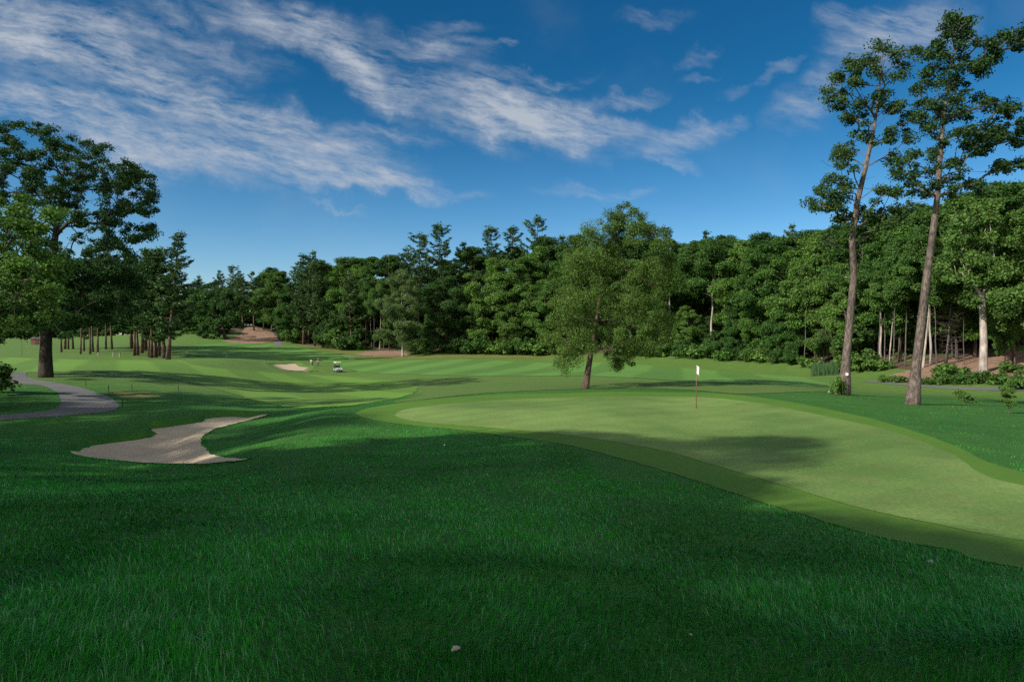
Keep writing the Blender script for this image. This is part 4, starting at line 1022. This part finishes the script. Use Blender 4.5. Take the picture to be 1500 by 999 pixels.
# flagstick in its hole
fb = gv(1020, 598.5); fb.z += .02
fl = thing('flagstick', fb, 'flagstick with a drooping white flag standing in the hole on the putting green', 'flagstick')
m = MB(); m.tube([(0, 0, -.1), (0, 0, 1.0), (0, 0, 2.12)], [.017, .016, .015], 8); m.build('pole', S_rust, fl, True)
m = MB(); rg = np.random.default_rng(3); vs = []; nu, nv = 9, 11
for j in range(nv):
    for i in range(nu):
        u, v = i / (nu - 1), j / (nv - 1)
        x = .018 + u * .15 - .02 * v * u; z = 2.10 - v * .40 - u * u * .14 - .05 * u * math.sin(v * 3)
        vs.append((x, .045 * math.sin(u * 7 + v * 1.5) * u + .02 * math.sin(v * 5) * u, z))
fs = [(j * nu + i, j * nu + i + 1, (j + 1) * nu + i + 1, (j + 1) * nu + i) for j in range(nv - 1) for i in range(nu - 1)]
m.add(vs, fs); fo = m.build('flag', S_white, fl, True); sm = fo.modifiers.new('cloth', 'SOLIDIFY'); sm.thickness = .004
m = MB(); m.tube([(0, 0, -.06), (0, 0, .004)], [.056, .056], 16); m.build('hole_cup', S_dark, fl)
m = MB(); m.tube([(0, 0, 2.12), (0, 0, 2.15)], [.02, .012], 8); m.build('finial', S_steel, fl)

# golf cart
def lathe_wheel(c, r, w):
    m = MB(); cx, cy, cz = c; m.tube([(cx - w / 2, cy, cz), (cx - w / 2 + .03, cy, cz), (cx + w / 2 - .03, cy, cz), (cx + w / 2, cy, cz)], [r * .86, r, r, r * .86], 20); return m
cb = gv(495, 545)
ct_ = thing('golf_cart', cb, 'silver two seat golf cart with a cream roof parked on the fairway', 'golf cart', rz=R(28))
# nose points to -y (towards the green)
m = MB()
m.prism([(-1.18, .30), (-1.12, .62), (-.95, .78), (-.55, .84), (-.50, .42), (.10, .40), (.14, .62), (1.12, .66), (1.18, .34)], -.58, .58, (0, 0, 0), Matrix(((0, 0, 1), (1, 0, 0), (0, 1, 0))))
body = m.build('body', S_grey, ct_)
m = MB(); m.box((0, -1.20, .36), (1.10, .10, .16), bev=.03); m.build('bumper', S_black, ct_)
for sx in (-1, 1):
    m = MB(); m.box((sx * .40, -1.15, .58), (.20, .05, .10), bev=.02); m.build('headlight', S_white, ct_)
m = MB(); m.box((0, .42, .74), (1.06, .50, .16), bev=.04); m.box((0, .70, 1.02), (1.06, .12, .44), bev=.03); m.build('seat', S_dark, ct_)
for sx in (-.54, .54):
    m = MB(); m.tube([(sx, -.60, .82), (sx, -.42, 1.78)], [.022, .022], 6); m.build('roof_post', S_black, ct_)
    m = MB(); m.tube([(sx, .92, .64), (sx, .80, 1.78)], [.022, .022], 6); m.build('roof_post', S_black, ct_)
m = MB()
for z0, z1, k in ((1.775, 1.83, 1.0), (1.83, 1.87, .9)):
    m.prism([(-.62 * k, -.62 * k + .16), (-.5 * k, -.62 * k + .16 - .12), (.5 * k, -.62 * k + .04), (.62 * k, -.62 * k + .16), (.62 * k, .98 * k), (.5 * k, 1.1 * k), (-.5 * k, 1.1 * k), (-.62 * k, .98 * k)], z0, z1)
m.build('roof', S_cream, ct_)
m = MB(); m.add([(-.52, -.59, .86), (.52, -.59, .86), (.52, -.43, 1.75), (-.52, -.43, 1.75)], [(0, 1, 2, 3)]); wo = m.build('windshield', S_glass, ct_); sd_ = wo.modifiers.new('thick', 'SOLIDIFY'); sd_.thickness = .006
m = MB(); ring = [(-.26 + .17 * math.cos(a), -.16 + .09 * math.sin(a), 1.0 + .15 * math.sin(a)) for a in np.linspace(0, 2 * math.pi, 17)]; m.tube(ring, [.014] * 17, 6, False); m.tube([(-.26, -.16, 1.0), (-.26, -.5, .7)], [.018, .018], 6); m.build('steering_wheel', S_black, ct_)
for sx in (-.5, .5):
    for sy in (-.82, .80):
        wh = lathe_wheel((sx, sy, .23), .23, .20).build('wheel', S_black, ct_)
        lathe_wheel((sx + (.085 if sx > 0 else -.085), sy, .23), .12, .05).build('rim', S_steel, wh)
m = MB(); m.box((0, 1.02, .86), (.95, .30, .34), bev=.05); m.build('bag_well', S_dark, ct_)
for sx in (-.25, .25):
    m = MB(); m.tube([(sx, 1.06, .70), (sx, 1.12, 1.28), (sx, 1.13, 1.34)], [.14, .15, .12], 10); m.build('golf_bag', S_shirtd if sx < 0 else S_teal, ct_)

# two golfers far off
def person(loc, J, label, shirt, trs, rz, shorts=False):
    """J: joint positions; one skinned body, clothing and hair grown from it"""
    V, E, Rr = [], [], []
    def v(p, r): V.append(p); Rr.append(r); return len(V) - 1
    def chain(start, pts):
        a = start
        for p, r in pts: b2 = v(p, r); E.append((a, b2)); a = b2
        return a
    pel = v(J['pelvis'], .125)
    lerp = lambda a, b2, t: tuple(a[i] + (b2[i] - a[i]) * t for i in range(3))
    nk = chain(pel, [(lerp(J['pelvis'], J['chest'], .5), .115), (J['chest'], .135), (J['neck'], .062)])
    chest = nk - 1
    hd = chain(nk, [(lerp(J['neck'], J['head'], .45), .06), (J['head'], .098), (J['crown'], .075)])
    chain(hd - 1, [(J['nose'], .022)])
    for s_ in ('l', 'r'):
        e = chain(chest, [(J['sh' + s_], .062), (J['el' + s_], .043), (J['wr' + s_], .030)])
        w_, h_ = Vector(J['wr' + s_]), Vector(J['ha' + s_]); d = (h_ - w_); pm = w_ + d * .5
        pa = chain(e, [(tuple(pm), .032)])
        side = d.cross(Vector((0, 1, 0)) if abs(d.y) < .8 * d.length else Vector((1, 0, 0))).normalized()
        for k, ln in ((-1.5, .82), (-.5, .98), (.5, 1.0), (1.5, .9)):
            b0 = pm + side * k * .02 + d * .25; b1 = w_ + d * ln + side * k * .024 + Vector((0, .02, -.005)); chain(pa, [(tuple(b0), .010), (tuple(b1), .008)])
        chain(pa, [(tuple(pm - side * .05 + d * .1), .011), (tuple(pm - side * .065 + d * .4), .009)])
        chain(pel, [(J['hip' + s_], .095), (J['kn' + s_], .062), (J['an' + s_], .042), (J['to' + s_], .035)])
    me = bpy.data.meshes.new('body'); me.from_pydata(V, E, []); o = bpy.data.objects.new('body', me); COL.objects.link(o)
    sk = o.modifiers.new('skin', 'SKIN'); sk.use_smooth_shade = True
    for i, sv in enumerate(me.skin_vertices[0].data): sv.radius = (Rr[i], Rr[i]); sv.use_root = (i == pel)
    sb = o.modifiers.new('sub', 'SUBSURF'); sb.levels = 1; sb.render_levels = 1
    dg = bpy.context.evaluated_depsgraph_get(); full = bpy.data.meshes.new_from_object(o.evaluated_get(dg)); bpy.data.objects.remove(o)
    root = thing('person', loc, label, 'person', 'two golfers beside the far bunker', rz)
    full.name = 'body'; obj('body', full, root, S_skin)
    co_ = np.array([x.co for x in full.vertices]); no = np.array([x.normal for x in full.vertices])
    bones = [('t', 'pelvis', 'chest', .2), ('t', 'chest', 'neck', .18)] + [(k, a + s_, b2 + s_, r) for s_ in 'lr' for k, a, b2, r in (('s', 'sh', 'el', .09), ('f', 'el', 'wr', .07), ('f', 'wr', 'ha', .1), ('g', 'hip', 'kn', .13), ('c', 'kn', 'an', .1), ('o', 'an', 'to', .09))] + [('h', 'neck', 'crown', .13)]
    best = np.full(len(co_), 9.0); kind = np.array(['t'] * len(co_), dtype='<U1'); tt_ = np.zeros(len(co_))
    for k, a, b2, r in bones:
        A, B = np.array(J[a]), np.array(J[b2]); d = B - A; t_ = np.clip(((co_ - A) @ d) / (d @ d), 0, 1); dd = np.linalg.norm(co_ - A - t_[:, None] * d, axis=1) / r
        mk = dd < best; best[mk] = dd[mk]; kind[mk] = k; tt_[mk] = t_[mk]
    hip_z = J['pelvis'][2]
    def part(name, mask, mat_, off):
        polys = [p for p in full.polygons if all(mask[i] for i in p.vertices)]
        if not polys: return
        ids = sorted({i for p in polys for i in p.vertices}); mp_ = {i: n for n, i in enumerate(ids)}
        mm = bpy.data.meshes.new(name); mm.from_pydata([tuple(co_[i] + no[i] * off) for i in ids], [], [tuple(mp_[i] for i in p.vertices) for p in polys]); mm.update()
        mm.polygons.foreach_set('use_smooth', [True] * len(mm.polygons)); obj(name, mm, root, mat_)
    P_, C_ = np.array(J['pelvis']), np.array(J['chest']); tax = (C_ - P_) / np.linalg.norm(C_ - P_); along = (co_ - P_) @ tax
    part('shirt', ((kind == 't') & (along > -.02)) | (kind == 's'), shirt, .014)
    part('shorts' if shorts else 'trousers', ((kind == 't') & (along <= .04)) | (kind == 'g') | ((kind == 'c') if not shorts else (kind == 'x')), trs, .016)
    part('shoes', kind == 'o', S_white if shorts else S_black, .012)
    H_, N_ = np.array(J['head']), np.array(J['nose']); fwd = (N_ - H_) / np.linalg.norm(N_ - H_)
    rel = co_ - H_
    part('hair', (kind == 'h') & (((rel @ fwd) < .035) | (rel @ ((np.array(J['crown']) - H_) / np.linalg.norm(np.array(J['crown']) - H_)) > .05)) & (rel @ (np.array(J['crown']) - np.array(J['neck'])) > -.01), S_hair, .012)
    return root
standing = dict(pelvis=(0, 0, .93), chest=(0, .01, 1.32), neck=(0, .01, 1.48), head=(0, -.02, 1.64), crown=(0, -.01, 1.71), nose=(0, -.125, 1.62),
    shl=(.19, 0, 1.40), ell=(.27, .02, 1.13), wrl=(.22, -.16, .95), hal=(.20, -.24, .82), shr=(-.19, 0, 1.40), elr=(-.26, .03, 1.13), wrr=(-.26, -.06, .89), har=(-.26, -.10, .72),
    hipl=(.10, 0, .90), knl=(.12, -.02, .49), anl=(.13, .02, .09), tol=(.15, -.15, .035), hipr=(-.10, 0, .90), knr=(-.12, -.02, .49), anr=(-.14, .02, .09), tor=(-.17, -.15, .035))
bending = dict(pelvis=(.12, 0, .78), chest=(-.20, -.03, .98), neck=(-.34, -.04, 1.03), head=(-.48, -.06, 1.03), crown=(-.55, -.06, 1.06), nose=(-.52, -.09, .94),
    shl=(-.22, -.19, .95), ell=(-.27, -.22, .66), wrl=(-.36, -.14, .42), hal=(-.40, -.12, .27), shr=(-.22, .15, .95), elr=(-.22, .20, .68), wrr=(-.10, .14, .52), har=(-.06, .10, .38),
    hipl=(.12, -.10, .76), knl=(-.10, -.13, .44), anl=(.10, -.13, .09), tol=(-.08, -.15, .035), hipr=(.14, .10, .76), knr=(-.02, .14, .43), anr=(.20, .13, .09), tor=(.03, .16, .035))
p1, p2 = gv(457.5, 535), gv(466, 536)
person(p1, bending, 'golfer in a pale shirt and dark trousers bending down beside the far bunker', S_shirtw, S_trs, R(15))
person(p2, standing, 'golfer in dark clothes standing upright beside the far bunker', S_shirtd, S_trg, R(-20))

# stakes along the left cart path
STK = [(126, 565, 'behind the bend of the left cart path'), (159, 575, 'at the outer edge of the left cart path bend'), (179.5, 597, 'nearest the tip of the left cart path bend'), (193, 571, 'above the straw coloured dry patch'), (261, 573, 'farthest right, alone on the slope above the bunker')]
for i, (px, py, wh) in enumerate(STK):
    q = gv(px, py); s_ = thing('stake', q, f'short dark wooden stake {wh}', 'stake', 'stakes along the left cart path')
    hh = [.42, .50, .56, .48, .50][i]
    m = MB(); m.tube([(0, 0, -.1), (.01 * (i - 2), 0, hh - .06)], [.035, .033], 8); m.build('post', S_stake, s_)
    m = MB(); m.tube([(.01 * (i - 2), 0, hh - .06), (.01 * (i - 2), 0, hh)], [.036, .026], 8); m.build('cap', S_dark, s_)
for i, (px, py, hh, wh) in enumerate([(144, 521, .75, 'shortest, at the foot of the left pine cluster'), (166, 522.5, .95, 'left one of the pair on the lawn between the pine clusters'), (175.5, 523, .85, 'right one of the pair on the lawn between the pine clusters')]):
    q = gv(px, py); s_ = thing('post', q, f'small weathered post, {wh}', 'post', 'small posts by the pine grove')
    m = MB(); m.box((0, 0, hh / 2 - .05), (.30, .22, hh + .1), bev=.04); m.build('body', S_wood, s_)
    m = MB(); m.box((0, 0, hh + .03), (.36, .28, .07), bev=.03); m.build('cap', S_shroof, s_)
q = gv(32, 523); s_ = thing('marker_pole', q, 'thin tall marker pole on the lawn left of the large dark maple', 'pole'); m = MB(); m.tube([(0, 0, -.2), (0, 0, 3.6)], [.04, .03], 6); m.build('pole', S_stake, s_); m = MB(); m.box((0, 0, 3.62), (.12, .12, .10), bev=.02); m.build('cap', S_dark, s_)
for px, py, l_ in ((331, 525, 'left'), (334.3, 525, 'right')):
    q = gv(px, py - 1); s_ = thing('tee_marker', q, f'small teal marker on the crest of the grassy hillock, {l_} one of the pair', 'marker', 'teal markers on the hillock')
    m = MB(); m.tube([(0, 0, -.1), (0, 0, .55), (0, 0, .62)], [.14, .16, .10], 8); m.build('body', S_teal, s_); m = MB(); m.tube([(0, 0, .62), (0, 0, .82)], [.05, .03], 6); m.build('handle', S_teal, s_)

# little shed on the far left lawn
q = at(54.5, 205); sh = thing('shed', q, 'small red brown shed beyond the lawn left of the large maple trunk', 'shed', rz=R(12))
m = MB(); m.prism([(-1.3, -1.0), (1.3, -1.0), (1.3, 1.0), (-1.3, 1.0)], -.2, 1.75); m.build('wall', S_brick, sh)
m = MB(); m.add([(-1.45, -1.2, 1.72), (1.45, -1.2, 1.72), (1.45, 1.2, 1.72), (-1.45, 1.2, 1.72), (-1.45, 0, 2.35), (1.45, 0, 2.35)], [(0, 1, 5, 4), (2, 3, 4, 5), (0, 4, 3), (1, 2, 5), (3, 2, 1, 0)]); m.build('roof', S_shroof, sh)
m = MB(); m.box((.3, -1.03, .75), (.8, .06, 1.7)); dr = m.build('door', S_stake, sh); m = MB(); m.box((.58, -1.08, .75), (.06, .06, .12)); m.build('handle', S_steel, dr)

def rock(px, py, s, label, mat_, seed, flat=.55):
    import bmesh
    q = gv(px, py); rg = np.random.default_rng(seed); bm = bmesh.new(); bmesh.ops.create_icosphere(bm, subdivisions=3, radius=1)
    ph = rg.uniform(0, 6, 6)
    for v_ in bm.verts:
        k = 1 + .18 * math.sin(3 * v_.co.x + ph[0]) + .14 * math.sin(4 * v_.co.y + ph[1]) + .10 * math.sin(6 * v_.co.z + ph[2]) + rg.normal() * .02
        v_.co *= k * s; v_.co.z *= flat
    me = bpy.data.meshes.new('rock'); bm.to_mesh(me); bm.free()
    o = obj('rock', me, None, mat_, label, 'rock'); o.location = q; return o
rock(516, 526, .85, 'flat pale rock on the far fairway right of the golf cart', S_leafd, 1, .3)
rock(1217, 575, .22, 'flat grey stone beside the yellowish shrub at the tagged oak', S_rock, 2)
rock(1362, 823, .045, 'small grey stone in the rough just below the collar', S_rock, 3)
rock(560, 564.5, .22, 'small dark stone on the mown strip left of the green', S_stake, 4)
def leaf(px, py, s, label, rz):
    q = gv(px, py); m = MB(); pts = []
    n = 10
    for i in range(n + 1):
        u = i / n; wv = math.sin(u * math.pi) ** .8 * .34 * (1 + .25 * math.sin(u * 19))
        for sgn in (-1, 0, 1): pts.append(((u - .5) * s, sgn * wv * s, s * (.12 * math.sin(u * 4) + .16 * abs(sgn) * wv)))
    m.add(pts, [(i * 3 + k, i * 3 + k + 1, i * 3 + k + 4, i * 3 + k + 3) for i in range(n) for k in (0, 1)])
    o = m.build('fallen_leaf', S_leafd, None, label=label, cat='leaf'); o.location = q + Vector((0, 0, .075)); o.rotation_euler = (.2, -.25, rz)
    so_ = o.modifiers.new('thick', 'SOLIDIFY'); so_.thickness = .002
leaf(668, 971, .055, 'pale dry leaf lying in the grass at the bottom of the picture', .5)
leaf(1011, 946, .03, 'tiny pale leaf in the near grass right of the larger dry leaf', 2.0)
m = MB(); rgb_ = [(.0213 * math.sin(a), .0213 * math.cos(a)) for a in np.linspace(0.02, math.pi - .02, 10)]
q = gv(651, 654); m.tube([(0, 0, z) for _, z in rgb_], [r for r, _ in rgb_], 14); o = m.build('golf_ball', S_white, None, True, label='white golf ball lying in the shaded rough short of the green', cat='ball'); o.location = q + Vector((0, 0, .05))
